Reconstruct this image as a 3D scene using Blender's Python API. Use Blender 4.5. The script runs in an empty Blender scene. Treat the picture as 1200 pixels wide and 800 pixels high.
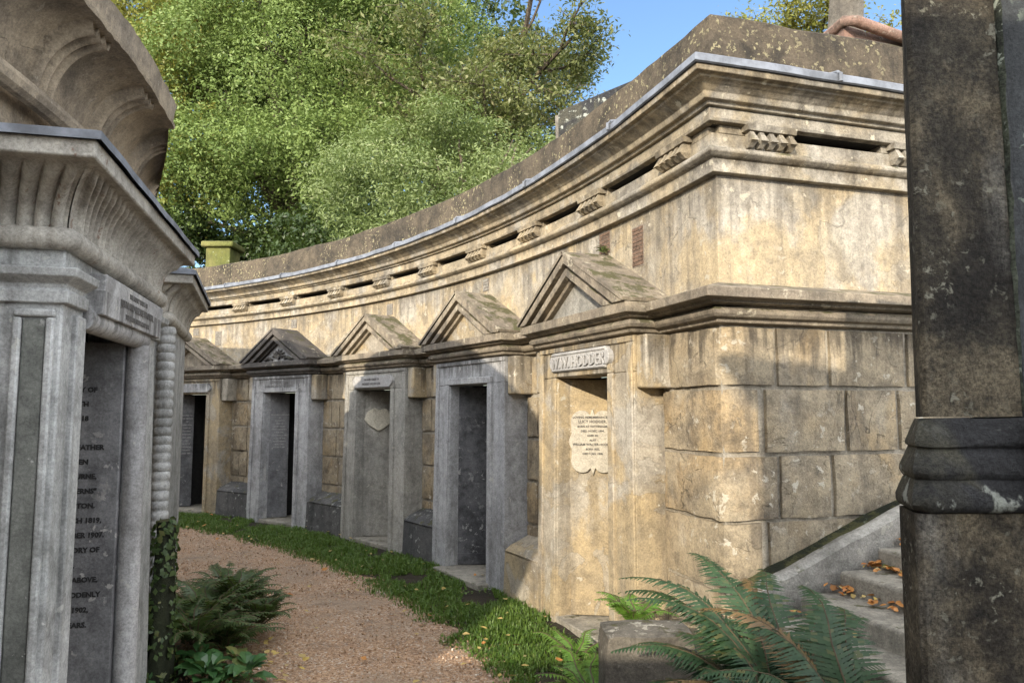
import bpy, bmesh, math, random
import numpy as np
from mathutils import Vector, Matrix, noise
R_ = math.radians
random.seed(7); rng = np.random.default_rng(7)
sc = bpy.context.scene
col = sc.collection
PI = math.pi

# ------------------------------------------------------------------ materials
class NT:
    def __init__(s, name):
        s.m = bpy.data.materials.new(name); s.m.use_nodes = True
        s.t = s.m.node_tree; s.t.nodes.clear()
        s.out = s.n('ShaderNodeOutputMaterial')
    def n(s, kind, **kw):
        nd = s.t.nodes.new(kind)
        for k, v in kw.items():
            if k.startswith('i_'):
                nd.inputs[k[2:].replace('_', ' ')].default_value = v
            else: setattr(nd, k, v)
        return nd
    def l(s, a, b): s.t.links.new(a, b)
    def noise(s, vec, scale, detail=6, rough=.6, dist=0.):
        n = s.n('ShaderNodeTexNoise'); n.inputs['Scale'].default_value = scale
        n.inputs['Detail'].default_value = detail; n.inputs['Roughness'].default_value = rough
        n.inputs['Distortion'].default_value = dist
        s.l(vec, n.inputs['Vector']); return n.outputs['Fac']
    def mapped(s, vec, scale, loc=(0, 0, 0)):
        m = s.n('ShaderNodeMapping'); m.inputs['Scale'].default_value = scale; m.inputs['Location'].default_value = loc
        s.l(vec, m.inputs['Vector']); return m.outputs['Vector']
    def ramp(s, fac, lo, hi, a=0., b=1.):
        m = s.n('ShaderNodeMapRange'); m.interpolation_type = 'SMOOTHSTEP'
        m.inputs['From Min'].default_value = lo; m.inputs['From Max'].default_value = hi
        m.inputs['To Min'].default_value = a; m.inputs['To Max'].default_value = b
        s.l(fac, m.inputs['Value']); return m.outputs['Result']
    def mix(s, fac, a, b, mode='MIX'):
        m = s.n('ShaderNodeMix'); m.data_type = 'RGBA'; m.blend_type = mode
        if isinstance(fac, (int, float)): m.inputs[0].default_value = fac
        else: s.l(fac, m.inputs[0])
        for v, i in ((a, 6), (b, 7)):
            if isinstance(v, tuple): m.inputs[i].default_value = (*v[:3], 1)
            else: s.l(v, m.inputs[i])
        return m.outputs[2]
    def math(s, op, a, b=None):
        m = s.n('ShaderNodeMath'); m.operation = op
        for v, i in ((a, 0), (b, 1)):
            if v is None: continue
            if isinstance(v, (int, float)): m.inputs[i].default_value = v
            else: s.l(v, m.inputs[i])
        return m.outputs[0]

def stone(name, c1, c2, dark, stain=.5, streak=.5, lichen=None, lich_amt=.0, moss=0., bump=.5, crack=0., rough=.9, patch=None, patch_amt=.0, lscale=16, scale=1., seed=0., flake=0., flake_col=(.36, .34, .30), white=0., blocks=0., drip=None, dripf=.7, lsoft=.04, grain=.26):
    t = NT(name)
    g = t.n('ShaderNodeNewGeometry'); pos = t.mapped(g.outputs['Position'], (scale,)*3, (seed, seed*1.7, seed*.6))
    c = t.mix(t.ramp(t.noise(pos, 1.3, 8, .65), .35, .66), c1, c2)
    if patch: c = t.mix(t.ramp(t.noise(t.mapped(pos, (1, 1, .8), (3, 8, 2)), 2.2, 6, .6, .4), .60-.2*patch_amt, .66-.1*patch_amt, 0, .85), c, patch)
    if blocks:
        at = t.n('ShaderNodeAttribute'); at.attribute_name = 'rnd'
        c = t.mix(t.ramp(at.outputs['Fac'], 0, 1, 0, blocks), c, flake_col)
    fl_h = None
    if flake > 0:
        fn = t.noise(t.mapped(pos, (1, 1, .85), (2, 6, 1)), 1.9, 4, .55, 1.2)
        ff = t.ramp(fn, .545, .553); c = t.mix(t.math('MULTIPLY', ff, flake), c, flake_col)
        ln = t.math('SUBTRACT', t.ramp(fn, .536, .545), t.ramp(fn, .545, .556)); ln = t.math('MULTIPLY', ln, t.ramp(t.noise(pos, 3.3, 3), .4, .6, .15, .8))
        c = t.mix(t.math('MULTIPLY', ln, flake), c, tuple(x*.55 for x in dark)); fl_h = ff
    st = t.ramp(t.noise(t.mapped(pos, (1, 1, 1), (9, 2, 5)), 3.6, 10, .72), .44, .66, 0, stain)
    c = t.mix(st, c, dark)
    st2 = t.ramp(t.noise(t.mapped(pos, (1, 1, 1), (4, 7, 1)), 11, 8, .75), .48, .70, 0, stain*.75)
    c = t.mix(st2, c, dark)
    if white:
        wf = t.math('MULTIPLY', t.ramp(t.noise(t.mapped(pos, (7, 7, .7), (2, 2, 8)), 1.0, 6, .6), .52, .68), t.ramp(t.noise(pos, 1.6, 4), .48, .62, 0, white))
        c = t.mix(wf, c, (.55, .53, .48))
    sk = t.ramp(t.noise(t.mapped(pos, (6.5, 6.5, .55), (1, 4, 3)), 1.0, 8, .65), .47, .72, 0, streak)
    c = t.mix(sk, c, dark)
    if drip:
        sz = t.n('ShaderNodeSeparateXYZ'); t.l(g.outputs['Position'], sz.inputs[0])
        dn = t.noise(t.mapped(pos, (14, 14, .5), (6, 1, 2)), 1.0, 7, .6); d2 = t.noise(t.mapped(pos, (4, 4, .3), (1, 5, 2)), 1.0, 5, .6)
        for z0, ln in drip:
            reach = t.math('MULTIPLY', t.ramp(sz.outputs['Z'], z0-ln, z0), t.math('LESS_THAN', sz.outputs['Z'], z0+.01))
            dk = t.ramp(t.math('ADD', t.math('ADD', t.math('MULTIPLY', dn, .6), t.math('MULTIPLY', d2, .4)), t.math('MULTIPLY', reach, .16)), .58, .70, 0, dripf)
            c = t.mix(t.math('MULTIPLY', dk, t.ramp(reach, 0, .25)), c, tuple(x*.6 for x in dark))
    fine = t.noise(pos, 85, 8, .82)
    mid = t.noise(pos, 19, 8, .7)
    val = t.math('ADD', t.ramp(fine, .36, .64, 1-grain, 1+grain*.75), t.ramp(mid, .3, .7, -.14, .16))
    hs = t.n('ShaderNodeHueSaturation'); t.l(c, hs.inputs['Color']); t.l(val, hs.inputs['Value']); c = hs.outputs['Color']
    hgt = t.math('ADD', t.math('MULTIPLY', fine, .5), t.math('MULTIPLY', mid, .8))
    hgt = t.math('ADD', hgt, t.math('MULTIPLY', t.noise(pos, 5, 6, .6), 1.2))
    if fl_h is not None: hgt = t.math('ADD', hgt, t.math('MULTIPLY', fl_h, -.35))
    if crack > 0:
        wv = t.n('ShaderNodeVectorMath'); wv.operation = 'ADD'
        nz = t.n('ShaderNodeTexNoise'); nz.inputs['Scale'].default_value = 3.; nz.inputs['Detail'].default_value = 6; t.l(pos, nz.inputs['Vector'])
        sv = t.n('ShaderNodeVectorMath'); sv.operation = 'SCALE'; sv.inputs['Scale'].default_value = .55
        t.l(nz.outputs['Color'], sv.inputs[0]); t.l(pos, wv.inputs[0]); t.l(sv.outputs[0], wv.inputs[1])
        vo = t.n('ShaderNodeTexVoronoi'); vo.feature = 'DISTANCE_TO_EDGE'; vo.inputs['Scale'].default_value = 1.25; t.l(wv.outputs[0], vo.inputs['Vector'])
        cm = t.math('MULTIPLY', t.ramp(vo.outputs['Distance'], .0, .006, 1, 0), t.ramp(t.noise(pos, 2.3, 4), .52, .62, 0, crack))
        c = t.mix(cm, c, tuple(x*.35 for x in dark)); hgt = t.math('SUBTRACT', hgt, t.math('MULTIPLY', cm, .8))
    if lichen:
        lf = t.math('MULTIPLY', t.ramp(t.noise(pos, lscale, 5, .62, .3), .66-.14*lich_amt, .66+lsoft-.14*lich_amt), t.ramp(t.noise(t.mapped(pos, (1, 1, 1), (5, 5, 5)), 2.4, 4), .42, .58, .1, 1))
        c = t.mix(t.math('MULTIPLY', lf, .85), c, lichen); hgt = t.math('ADD', hgt, t.math('MULTIPLY', lf, .15))
    if moss > 0:
        sx = t.n('ShaderNodeSeparateXYZ'); t.l(g.outputs['Normal'], sx.inputs[0])
        mf = t.math('MULTIPLY', t.ramp(sx.outputs['Z'], .3, .75), t.ramp(t.noise(pos, 7, 8, .7), .62-.3*moss, .72-.3*moss))
        mc = t.mix(t.noise(pos, 40, 4), (.045, .048, .018), (.105, .10, .045))
        c = t.mix(t.math('MULTIPLY', mf, .9), c, mc); hgt = t.math('ADD', hgt, t.math('MULTIPLY', t.math('MULTIPLY', mf, t.noise(pos, 60, 4)), 1.2))
    b = t.n('ShaderNodeBsdfPrincipled'); t.l(c, b.inputs['Base Color'])
    t.l(t.ramp(mid, .3, .7, rough-.1, min(1, rough+.08)), b.inputs['Roughness']); b.inputs['Specular IOR Level'].default_value = .25
    bp = t.n('ShaderNodeBump'); bp.inputs['Strength'].default_value = bump; bp.inputs['Distance'].default_value = .03
    t.l(hgt, bp.inputs['Height']); t.l(bp.outputs[0], b.inputs['Normal'])
    t.l(b.outputs[0], t.out.inputs['Surface'])
    return t.m

def leafmat(name, ca, cb, cc=None, trans=.35, rough=.45, spec=.4, tcol=None):
    """leaf colour varies leaf by leaf (attribute rnd)"""
    t = NT(name)
    a = t.n('ShaderNodeAttribute'); a.attribute_name = 'rnd'; f = a.outputs['Fac']
    c = t.mix(t.ramp(f, .1, .7), ca, cb)
    if cc: c = t.mix(t.ramp(f, .86, .97), c, cc)
    g = t.n('ShaderNodeNewGeometry')
    c = t.mix(t.ramp(t.noise(g.outputs['Position'], 1.1, 3), .35, .65, 0, .5), c, cb)
    b = t.n('ShaderNodeBsdfPrincipled'); t.l(c, b.inputs['Base Color']); b.inputs['Roughness'].default_value = rough; b.inputs['Specular IOR Level'].default_value = spec
    tr = t.n('ShaderNodeBsdfTranslucent')
    t.l(t.mix(.5, c, tcol or (.18, .25, .03)), tr.inputs['Color'])
    mx = t.n('ShaderNodeMixShader'); mx.inputs[0].default_value = trans
    t.l(b.outputs[0], mx.inputs[1]); t.l(tr.outputs[0], mx.inputs[2]); t.l(mx.outputs[0], t.out.inputs['Surface'])
    return t.m

def flat(name, c, rough=.6, metal=0., var=.3, scale=20, bump=.2):
    t = NT(name); g = t.n('ShaderNodeNewGeometry'); p = g.outputs['Position']
    n = t.noise(p, scale, 8, .65)
    cc = t.mix(t.ramp(n, .3, .7), tuple(x*(1-var) for x in c), tuple(min(1, x*(1+var)) for x in c))
    b = t.n('ShaderNodeBsdfPrincipled'); t.l(cc, b.inputs['Base Color']); b.inputs['Roughness'].default_value = rough; b.inputs['Metallic'].default_value = metal
    bp = t.n('ShaderNodeBump'); bp.inputs['Strength'].default_value = bump; bp.inputs['Distance'].default_value = .02
    t.l(n, bp.inputs['Height']); t.l(bp.outputs[0], b.inputs['Normal']); t.l(b.outputs[0], t.out.inputs['Surface'])
    return t.m

M = {}
M['plaster'] = stone('warm_plaster', (.42, .335, .21), (.325, .27, .185), (.12, .105, .088), stain=.6, streak=.6, lichen=(.42, .38, .30), lich_amt=.4, bump=.4, crack=.7, patch=(.36, .335, .29), patch_amt=.7, flake=.5, flake_col=(.34, .305, .24), white=.25, drip=[(2.945, .5)], dripf=.42)
M['cornice'] = stone('cornice_stone', (.41, .335, .225), (.31, .262, .185), (.065, .056, .047), stain=.55, streak=.5, lichen=(.50, .46, .36), lich_amt=.35, moss=.25, bump=.5, seed=4, white=.6, dripf=.42, patch=(.33, .305, .26), patch_amt=.6, drip=[(3.44, .2), (3.23, .16), (3.02, .07)])
M['parapet'] = stone('parapet_stone', (.135, .108, .076), (.08, .066, .05), (.028, .025, .021), stain=.8, streak=.6, lichen=(.36, .32, .19), lich_amt=.62, bump=.9, seed=2, lscale=30, moss=.3)
M['rustic'] = stone('rustic_block', (.39, .29, .165), (.305, .243, .16), (.095, .08, .065), stain=.65, streak=.7, lichen=(.48, .44, .36), lich_amt=.45, bump=.6, crack=.6, patch=(.345, .295, .215), patch_amt=1., seed=6, flake=.7, flake_col=(.35, .29, .20), white=.25, blocks=.8, drip=[(2.075, .35)])
M['joint'] = stone('mortar_joint', (.42, .38, .31), (.32, .285, .23), (.11, .10, .08), stain=.6, streak=.4, lichen=(.4, .37, .3), lich_amt=.4, bump=.7, seed=8)
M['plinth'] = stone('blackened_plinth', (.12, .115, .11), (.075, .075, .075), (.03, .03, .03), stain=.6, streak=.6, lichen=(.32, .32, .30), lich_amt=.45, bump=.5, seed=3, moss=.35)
M['grey'] = stone('grey_limestone', (.42, .42, .42), (.32, .32, .325), (.11, .105, .10), stain=.5, streak=.6, lichen=(.44, .43, .40), lich_amt=.3, bump=.22, seed=11, white=.5, drip=[(2.075, .3)])
M['buff'] = stone('buff_limestone', (.40, .315, .19), (.31, .257, .175), (.13, .11, .085), stain=.45, streak=.6, lichen=(.46, .43, .36), lich_amt=.3, bump=.3, seed=12, patch=(.36, .33, .28), patch_amt=.4, flake=.5, white=.2, drip=[(2.075, .5)])
M['rough_grey'] = stone('rough_render', (.42, .40, .355), (.32, .31, .28), (.10, .095, .085), stain=.4, streak=.5, lichen=(.44, .42, .36), lich_amt=.4, bump=.9, seed=13)
M['pediment'] = stone('pediment_stone', (.30, .255, .19), (.22, .185, .145), (.065, .058, .05), stain=.6, streak=.6, lichen=(.40, .36, .28), lich_amt=.5, moss=.45, bump=.45, seed=14)
M['pediment_dark'] = stone('sooty_pediment_stone', (.12, .108, .098), (.085, .078, .072), (.03, .028, .028), stain=.6, streak=.5, lichen=(.33, .30, .24), lich_amt=.4, moss=.3, bump=.45, seed=15)
M['slab'] = stone('slate_slab', (.20, .20, .205), (.13, .13, .135), (.05, .05, .053), stain=.6, streak=.4, lichen=(.36, .35, .33), lich_amt=.35, bump=.2, seed=16, rough=.75)
M['slab_dark'] = stone('dark_slab', (.12, .12, .125), (.06, .06, .065), (.02, .02, .022), stain=.8, streak=.3, lichen=(.30, .30, .29), lich_amt=.6, bump=.2, seed=17, rough=.7)
M['marble'] = stone('white_marble', (.42, .385, .315), (.34, .31, .25), (.25, .23, .20), stain=.3, streak=.4, bump=.08, seed=18, rough=.6)
M['egypt'] = stone('tomb_limestone', (.43, .435, .43), (.31, .32, .315), (.085, .085, .08), stain=.55, streak=.7, lichen=(.42, .42, .39), lich_amt=.35, bump=.3, seed=21)
M['egypt_warm'] = stone('tomb_fluted_limestone', (.50, .475, .42), (.36, .345, .31), (.10, .09, .08), stain=.45, streak=.35, lichen=(.20, .13, .10), lich_amt=.3, bump=.35, seed=22)
M['egypt_dark'] = stone('greened_limestone', (.17, .175, .16), (.11, .115, .105), (.035, .037, .033), stain=.5, streak=.5, lichen=(.42, .42, .40), lich_amt=.3, bump=.3, seed=23)
M['cavetto'] = stone('ring_cornice_stone', (.40, .33, .24), (.26, .22, .17), (.07, .06, .052), stain=.55, streak=.3, bump=.4, crack=.6, seed=24, lichen=(.36, .32, .26), lich_amt=.3)
M['pillar'] = stone('lichened_pillar', (.082, .070, .050), (.042, .037, .028), (.014, .012, .011), stain=.85, streak=.7, lichen=(.33, .32, .25), lich_amt=.66, lsoft=.10, grain=.6, bump=1., seed=31, lscale=34, patch=(.20, .165, .11), patch_amt=.6, white=.25)
M['pillar_black'] = stone('black_moulding', (.038, .038, .040), (.02, .02, .022), (.01, .01, .011), stain=.5, streak=.2, lichen=(.40, .42, .37), lich_amt=.70, lsoft=.08, grain=.5, bump=1., seed=32, lscale=13, rough=.6, patch=(.09, .085, .06), patch_amt=.5)
M['pier'] = stone('dark_pier', (.045, .048, .05), (.025, .028, .03), (.012, .013, .014), stain=.6, streak=.7, white=.35, grain=.5, lichen=(.22, .26, .20), lich_amt=.6, bump=.4, seed=33, rough=.7)
M['step'] = stone('worn_step', (.36, .33, .27), (.26, .24, .20), (.06, .057, .05), stain=.5, streak=.2, lichen=(.36, .34, .29), lich_amt=.3, moss=.2, bump=.5, seed=34)
M['curb'] = stone('curb_stone', (.36, .345, .31), (.26, .25, .225), (.07, .065, .055), stain=.5, streak=.3, lichen=(.42, .40, .34), lich_amt=.5, moss=.3, bump=.6, seed=35)
M['block'] = stone('old_kerb_block', (.16, .145, .12), (.10, .093, .08), (.035, .032, .03), stain=.6, streak=.3, lichen=(.38, .36, .30), lich_amt=.55, moss=.3, bump=.7, seed=36)
M['mossy'] = stone('mossy_stone', (.13, .14, .04), (.22, .20, .08), (.04, .045, .02), stain=.4, streak=.3, lichen=(.3, .32, .2), lich_amt=.3, moss=.6, bump=.6, seed=37)
M['mossy_dark'] = stone('dark_mossy_stone', (.030, .036, .018), (.018, .022, .012), (.010, .011, .008), stain=.4, streak=.6, lichen=(.26, .29, .22), lich_amt=.35, moss=.6, bump=.8, seed=38)
M['seam'] = stone('pale_green_lichen', (.12, .135, .10), (.05, .06, .035), (.02, .022, .018), grain=.6, stain=.85, streak=.3, lichen=(.42, .46, .38), lich_amt=.7, bump=1., seed=61, lscale=30)
M['granite'] = stone('pink_granite', (.30, .19, .15), (.24, .15, .12), (.10, .075, .06), stain=.85, streak=.3, bump=.6, seed=39, rough=.85, lichen=(.34, .30, .25), lich_amt=.5)
M['lead'] = flat('weathered_lead', (.155, .17, .20), rough=.7, metal=0., var=.4, scale=7, bump=.25)
M['vent_grey'] = flat('grey_vent', (.20, .185, .16), rough=.9, var=.4, scale=30, bump=.5)
M['brick'] = flat('old_brick', (.12, .075, .05), rough=.9, var=.45, scale=30, bump=.5)
M['mortar'] = flat('vent_mortar', (.18, .15, .12), rough=.95)
M['void'] = flat('dark_stone_and_slot_shade', (.020, .019, .018), rough=.95)  # dark passage stone; also blackens the frieze slots in place of shade
M['wood'] = flat('dark_door_wood', (.018, .015, .012), rough=.7, scale=8)
M['ink'] = flat('black_lettering', (.014, .014, .015), rough=.6, var=.1)
M['ink_grey'] = flat('worn_lettering', (.11, .105, .10), rough=.8, var=.2)
M['ink_pale'] = flat('pale_lettering', (.42, .41, .39), rough=.8, var=.2)
M['pale_tablet'] = stone('pale_tablet', (.62, .58, .47), (.52, .48, .39), (.22, .20, .16), stain=.35, streak=.3, bump=.3, seed=66)
M['sign'] = stone('sign_slate', (.40, .39, .375), (.32, .31, .30), (.16, .16, .17), stain=.3, streak=.3, bump=.12, seed=41, rough=.7)
M['bark'] = stone('tree_bark', (.16, .125, .095), (.10, .08, .062), (.045, .038, .03), stain=.6, streak=.7, lichen=(.26, .25, .19), lich_amt=.3, bump=1., seed=42)
M['bark_grey'] = stone('pale_bark', (.22, .20, .17), (.15, .135, .115), (.06, .055, .05), stain=.5, streak=.6, bump=.8, seed=43)
M['oak'] = leafmat('holm_oak_leaf', (.080, .132, .030), (.20, .272, .080), (.35, .385, .19), trans=.33, rough=.5, spec=.3, tcol=(.22, .30, .07))
M['olive'] = leafmat('grey_green_leaf', (.10, .15, .045), (.215, .27, .105), (.36, .37, .22), trans=.35)
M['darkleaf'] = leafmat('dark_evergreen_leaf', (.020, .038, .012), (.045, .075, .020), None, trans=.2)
M['autumn'] = leafmat('yellowing_leaf', (.15, .19, .035), (.28, .28, .065), (.36, .26, .08), trans=.35, tcol=(.3, .26, .04))
M['sparse'] = leafmat('willow_leaf', (.075, .105, .035), (.18, .195, .075), (.32, .26, .15), trans=.3)
M['fern_teal'] = leafmat('blue_green_fern', (.018, .045, .019), (.040, .080, .034), (.13, .12, .045), trans=.22, rough=.5, spec=.3, tcol=(.06, .15, .03))
M['fern_bright'] = leafmat('bright_fern', (.065, .15, .018), (.12, .23, .035), None, trans=.35)
M['fern_dark'] = leafmat('dark_green_fern', (.030, .058, .018), (.060, .095, .030), (.12, .12, .04), trans=.25)  # the fern's own dark green
M['fern_dead'] = leafmat('withered_fern', (.10, .06, .025), (.16, .10, .04), None, trans=.15)
M['grass'] = leafmat('grass_blade', (.055, .12, .018), (.11, .18, .035), (.30, .26, .12), trans=.3)
M['broad'] = leafmat('glossy_broad_leaf', (.030, .085, .026), (.055, .125, .04), (.20, .20, .07), trans=.2, rough=.3)
M['litter_orange'] = leafmat('orange_leaf_litter', (.36, .13, .03), (.46, .21, .06), (.20, .09, .03), trans=.15, tcol=(.4, .15, .03))
M['litter_yellow'] = leafmat('yellow_leaf_litter', (.50, .36, .08), (.40, .30, .12), (.32, .17, .05), trans=.15, tcol=(.4, .3, .05))
M['stem'] = flat('brown_stem', (.07, .05, .025), rough=.8)

def gravel_mat():
    t = NT('gravel_ground'); g = t.n('ShaderNodeNewGeometry'); p = g.outputs['Position']
    v = t.n('ShaderNodeTexVoronoi'); v.inputs['Scale'].default_value = 85; t.l(p, v.inputs['Vector'])
    sp = t.n('ShaderNodeSeparateColor'); t.l(v.outputs['Color'], sp.inputs[0])
    c = t.mix(t.ramp(sp.outputs['Red'], .1, .9), (.23, .137, .078), (.45, .295, .18))
    c = t.mix(t.ramp(sp.outputs['Green'], .84, .92, 0, .8), c, (.55, .48, .40))
    c = t.mix(t.ramp(t.noise(p, .9, 6, .65), .42, .66, 0, .75), c, (.28, .215, .155))
    c = t.mix(t.ramp(t.noise(p, 3.4, 8, .7), .5, .72, 0, .65), c, (.13, .095, .07))
    b = t.n('ShaderNodeBsdfPrincipled'); t.l(c, b.inputs['Base Color']); b.inputs['Roughness'].default_value = .9
    bp = t.n('ShaderNodeBump'); bp.inputs['Strength'].default_value = .8; bp.inputs['Distance'].default_value = .008
    h = t.math('ADD', t.ramp(v.outputs['Distance'], 0, .6, 1, 0), t.math('MULTIPLY', t.noise(p, 6, 6), 1.5))
    t.l(h, bp.inputs['Height']); t.l(bp.outputs[0], b.inputs['Normal']); t.l(b.outputs[0], t.out.inputs['Surface'])
    return t.m
M['gravel'] = gravel_mat()
M['pebble'] = leafmat('loose_gravel', (.23, .14, .082), (.45, .30, .19), (.58, .52, .44), trans=0., rough=.85, spec=.2)
M['soil'] = stone('dark_soil', (.055, .042, .028), (.035, .028, .020), (.02, .016, .012), stain=.4, streak=0., bump=.9, seed=51, lichen=(.05, .08, .02), lich_amt=.5)
M['earth'] = stone('bank_earth', (.06, .055, .03), (.04, .05, .02), (.02, .02, .012), stain=.4, streak=0., bump=.9, seed=52)

# ------------------------------------------------------------------ mesh helpers
def finish(me, smooth_angle=32):
    me.polygons.foreach_set('use_smooth', [True]*len(me.polygons))
    me.set_sharp_from_angle(angle=R_(smooth_angle))

class MB:
    def __init__(s): s.v = []; s.f = []
    def add(s, vs, fs):
        o = len(s.v); s.v += [tuple(p) for p in vs]; s.f += [tuple(i+o for i in f) for f in fs]; return s
    def box(s, x0, x1, y0, y1, z0, z1):
        return s.add([(x0, y0, z0), (x1, y0, z0), (x1, y1, z0), (x0, y1, z0), (x0, y0, z1), (x1, y0, z1), (x1, y1, z1), (x0, y1, z1)],
                     [(0, 3, 2, 1), (4, 5, 6, 7), (0, 1, 5, 4), (1, 2, 6, 5), (2, 3, 7, 6), (3, 0, 4, 7)])
    def hexa(s, b, t):      # 4 bottom pts, 4 top pts (ccw from above)
        return s.add(list(b)+list(t), [(0, 3, 2, 1), (4, 5, 6, 7), (0, 1, 5, 4), (1, 2, 6, 5), (2, 3, 7, 6), (3, 0, 4, 7)])
    def prism_xz(s, poly, y0, y1):   # polygon in xz (ccw seen from -y), extruded along y
        n = len(poly)
        vs = [(x, y0, z) for x, z in poly] + [(x, y1, z) for x, z in poly]
        return s.add(vs, [tuple(range(n)), tuple(range(2*n-1, n-1, -1))] + [(i, i+n, (i+1) % n+n, (i+1) % n) for i in range(n)])
    def sweep(s, frames, prof, closed_prof=True, caps=True):
        """frames: list of functions/positions: (origin, inward unit*miter) ; prof: [(p,z)]"""
        n = len(prof); vs = []
        for (o, d) in frames:
            for p, z in prof: vs.append((o[0]+d[0]*p, o[1]+d[1]*p, z))
        fs = []
        m = n if closed_prof else n-1
        for i in range(len(frames)-1):
            for j in range(m):
                k = (j+1) % n
                fs.append((i*n+j, i*n+k, (i+1)*n+k, (i+1)*n+j))
        if caps and closed_prof:
            fs.append(tuple(range(n-1, -1, -1))); fs.append(tuple((len(frames)-1)*n+j for j in range(n)))
        return s.add(vs, fs)
    def tube(s, pts, rad, seg=8, cap=True):
        pts = [Vector(p) for p in pts]; n = len(pts)
        if not hasattr(rad, '__len__'): rad = [rad]*n
        vs = []; up = Vector((0, 0, 1))
        for i, p in enumerate(pts):
            t = (pts[min(i+1, n-1)]-pts[max(i-1, 0)]).normalized()
            a = t.cross(up if abs(t.z) < .95 else Vector((1, 0, 0))).normalized(); b = a.cross(t)
            for k in range(seg):
                w = 2*PI*k/seg; vs.append(p+(a*math.cos(w)+b*math.sin(w))*rad[i])
        fs = [(i*seg+k, i*seg+(k+1) % seg, (i+1)*seg+(k+1) % seg, (i+1)*seg+k) for i in range(n-1) for k in range(seg)]
        if cap: fs += [tuple(range(seg-1, -1, -1)), tuple((n-1)*seg+k for k in range(seg))]
        return s.add(vs, fs)
    def build(s, name, mat, parent=None, bevel=0., smooth=32, loc=None):
        me = bpy.data.meshes.new(name); me.from_pydata(s.v, [], s.f); me.validate()
        bm = bmesh.new(); bm.from_mesh(me); bmesh.ops.recalc_face_normals(bm, faces=bm.faces); bm.to_mesh(me); bm.free()
        finish(me, smooth); me.materials.append(M[mat] if isinstance(mat, str) else mat)
        o = bpy.data.objects.new(name, me); col.objects.link(o)
        if parent: o.parent = parent
        if loc: o.location = loc
        if bevel:
            b = o.modifiers.new('worn_edges', 'BEVEL'); b.width = bevel; b.segments = 2; b.limit_method = 'ANGLE'; b.angle_limit = R_(35)
        return o

def quads_object(name, V, rnd, mat, parent=None, tri=False):
    """V: (n,k,3) array of n separate k-gons"""
    n, k = V.shape[:2]
    me = bpy.data.meshes.new(name)
    me.vertices.add(n*k); me.vertices.foreach_set('co', V.reshape(-1).astype(np.float32))
    me.loops.add(n*k); me.loops.foreach_set('vertex_index', np.arange(n*k, dtype=np.int32))
    me.polygons.add(n); me.polygons.foreach_set('loop_start', np.arange(0, n*k, k, dtype=np.int32)); me.polygons.foreach_set('loop_total', np.full(n, k, dtype=np.int32))
    at = me.attributes.new('rnd', 'FLOAT', 'FACE'); at.data.foreach_set('value', np.asarray(rnd, dtype=np.float32))
    me.update(calc_edges=True); me.materials.append(M[mat])
    o = bpy.data.objects.new(name, me); col.objects.link(o)
    if parent: o.parent = parent
    return o

def tag(o, label=None, cat=None, group=None, kind=None):
    if label: o['label'] = label
    if cat: o['category'] = cat
    if group: o['group'] = group
    if kind: o['kind'] = kind
    return o
def empty(name, loc=(0, 0, 0), rz=0.):
    o = bpy.data.objects.new(name, None); col.objects.link(o); o.location = loc; o.rotation_euler = (0, 0, rz); o.empty_display_size = .3
    return o
def lettering(lines, parent, origin, xdir, size, pitch, mat, align='CENTER', depth=.0015, name='lettering', bold=0., wide=1.):
    """lines of text standing on a plane: origin = top centre/right of block, xdir = reading direction, z up"""
    x = Vector(xdir).normalized(); z = Vector((0, 0, 1)); nrm = x.cross(z)
    V = []; F = []
    for i, ln in enumerate(lines):
        sz = size
        if isinstance(ln, tuple): ln, sz = ln
        if not ln: continue
        cu = bpy.data.curves.new('t', 'FONT'); cu.body = ln; cu.size = sz; cu.align_x = align; cu.extrude = depth; cu.offset = bold; cu.resolution_u = 2
        ob = bpy.data.objects.new('t', cu); col.objects.link(ob)
        me = bpy.data.meshes.new_from_object(ob.evaluated_get(bpy.context.evaluated_depsgraph_get()))
        o = len(V)
        for v in me.vertices:
            p = Vector(origin)+x*v.co.x*wide+z*(v.co.y-i*pitch)+nrm*v.co.z
            V.append(tuple(p))
        F += [tuple(k+o for k in p.vertices) for p in me.polygons]
        bpy.data.objects.remove(ob); bpy.data.curves.remove(cu); bpy.data.meshes.remove(me)
    me = bpy.data.meshes.new(name); me.from_pydata(V, [], F); me.materials.append(M[mat])
    ob = bpy.data.objects.new(name, me); col.objects.link(ob); ob.parent = parent
    return ob

# ------------------------------------------------------------------ geometry of the place
CO = (-11.367, .2946); RO = 13.102          # outer ring of vaults
CI = (-11.367, 2.05)                        # inner ring
TC = 16.9                                   # angle of the terrace's near corner
def P(th, r, z=0., c=CO): return (c[0]+r*math.cos(R_(th)), c[1]+r*math.sin(R_(th)), z)
rdir = (math.cos(R_(TC)), math.sin(R_(TC)))           # the return wall runs outwards
rnrm = (rdir[1], -rdir[0])                             # its face looks at the camera
def frames(t0, t1, ret=True, step=1.0, length=3.6):
    """path of the outer wall from far (t1) to corner (t0) and along the return wall"""
    fr = []
    n = max(2, int((t1-t0)/step))
    for i in range(n+1):
        th = t1+(t0-t1)*i/n
        o = P(th, RO); d = (-math.cos(R_(th)), -math.sin(R_(th)))
        if ret and i == n:
            # mitre: inward offset on both faces
            fr.append((o, (d[0]+rnrm[0], d[1]+rnrm[1])))
        else: fr.append((o, d))
    if ret:
        o = P(TC, RO); fr.append(((o[0]+rdir[0]*length, o[1]+rdir[1]*length), rnrm))
    return fr
TFAR = 74.
FULL = lambda: frames(TC, TFAR)
def jit(p, a, s=1.7): return noise.noise(Vector(p)*s)*a

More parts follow.
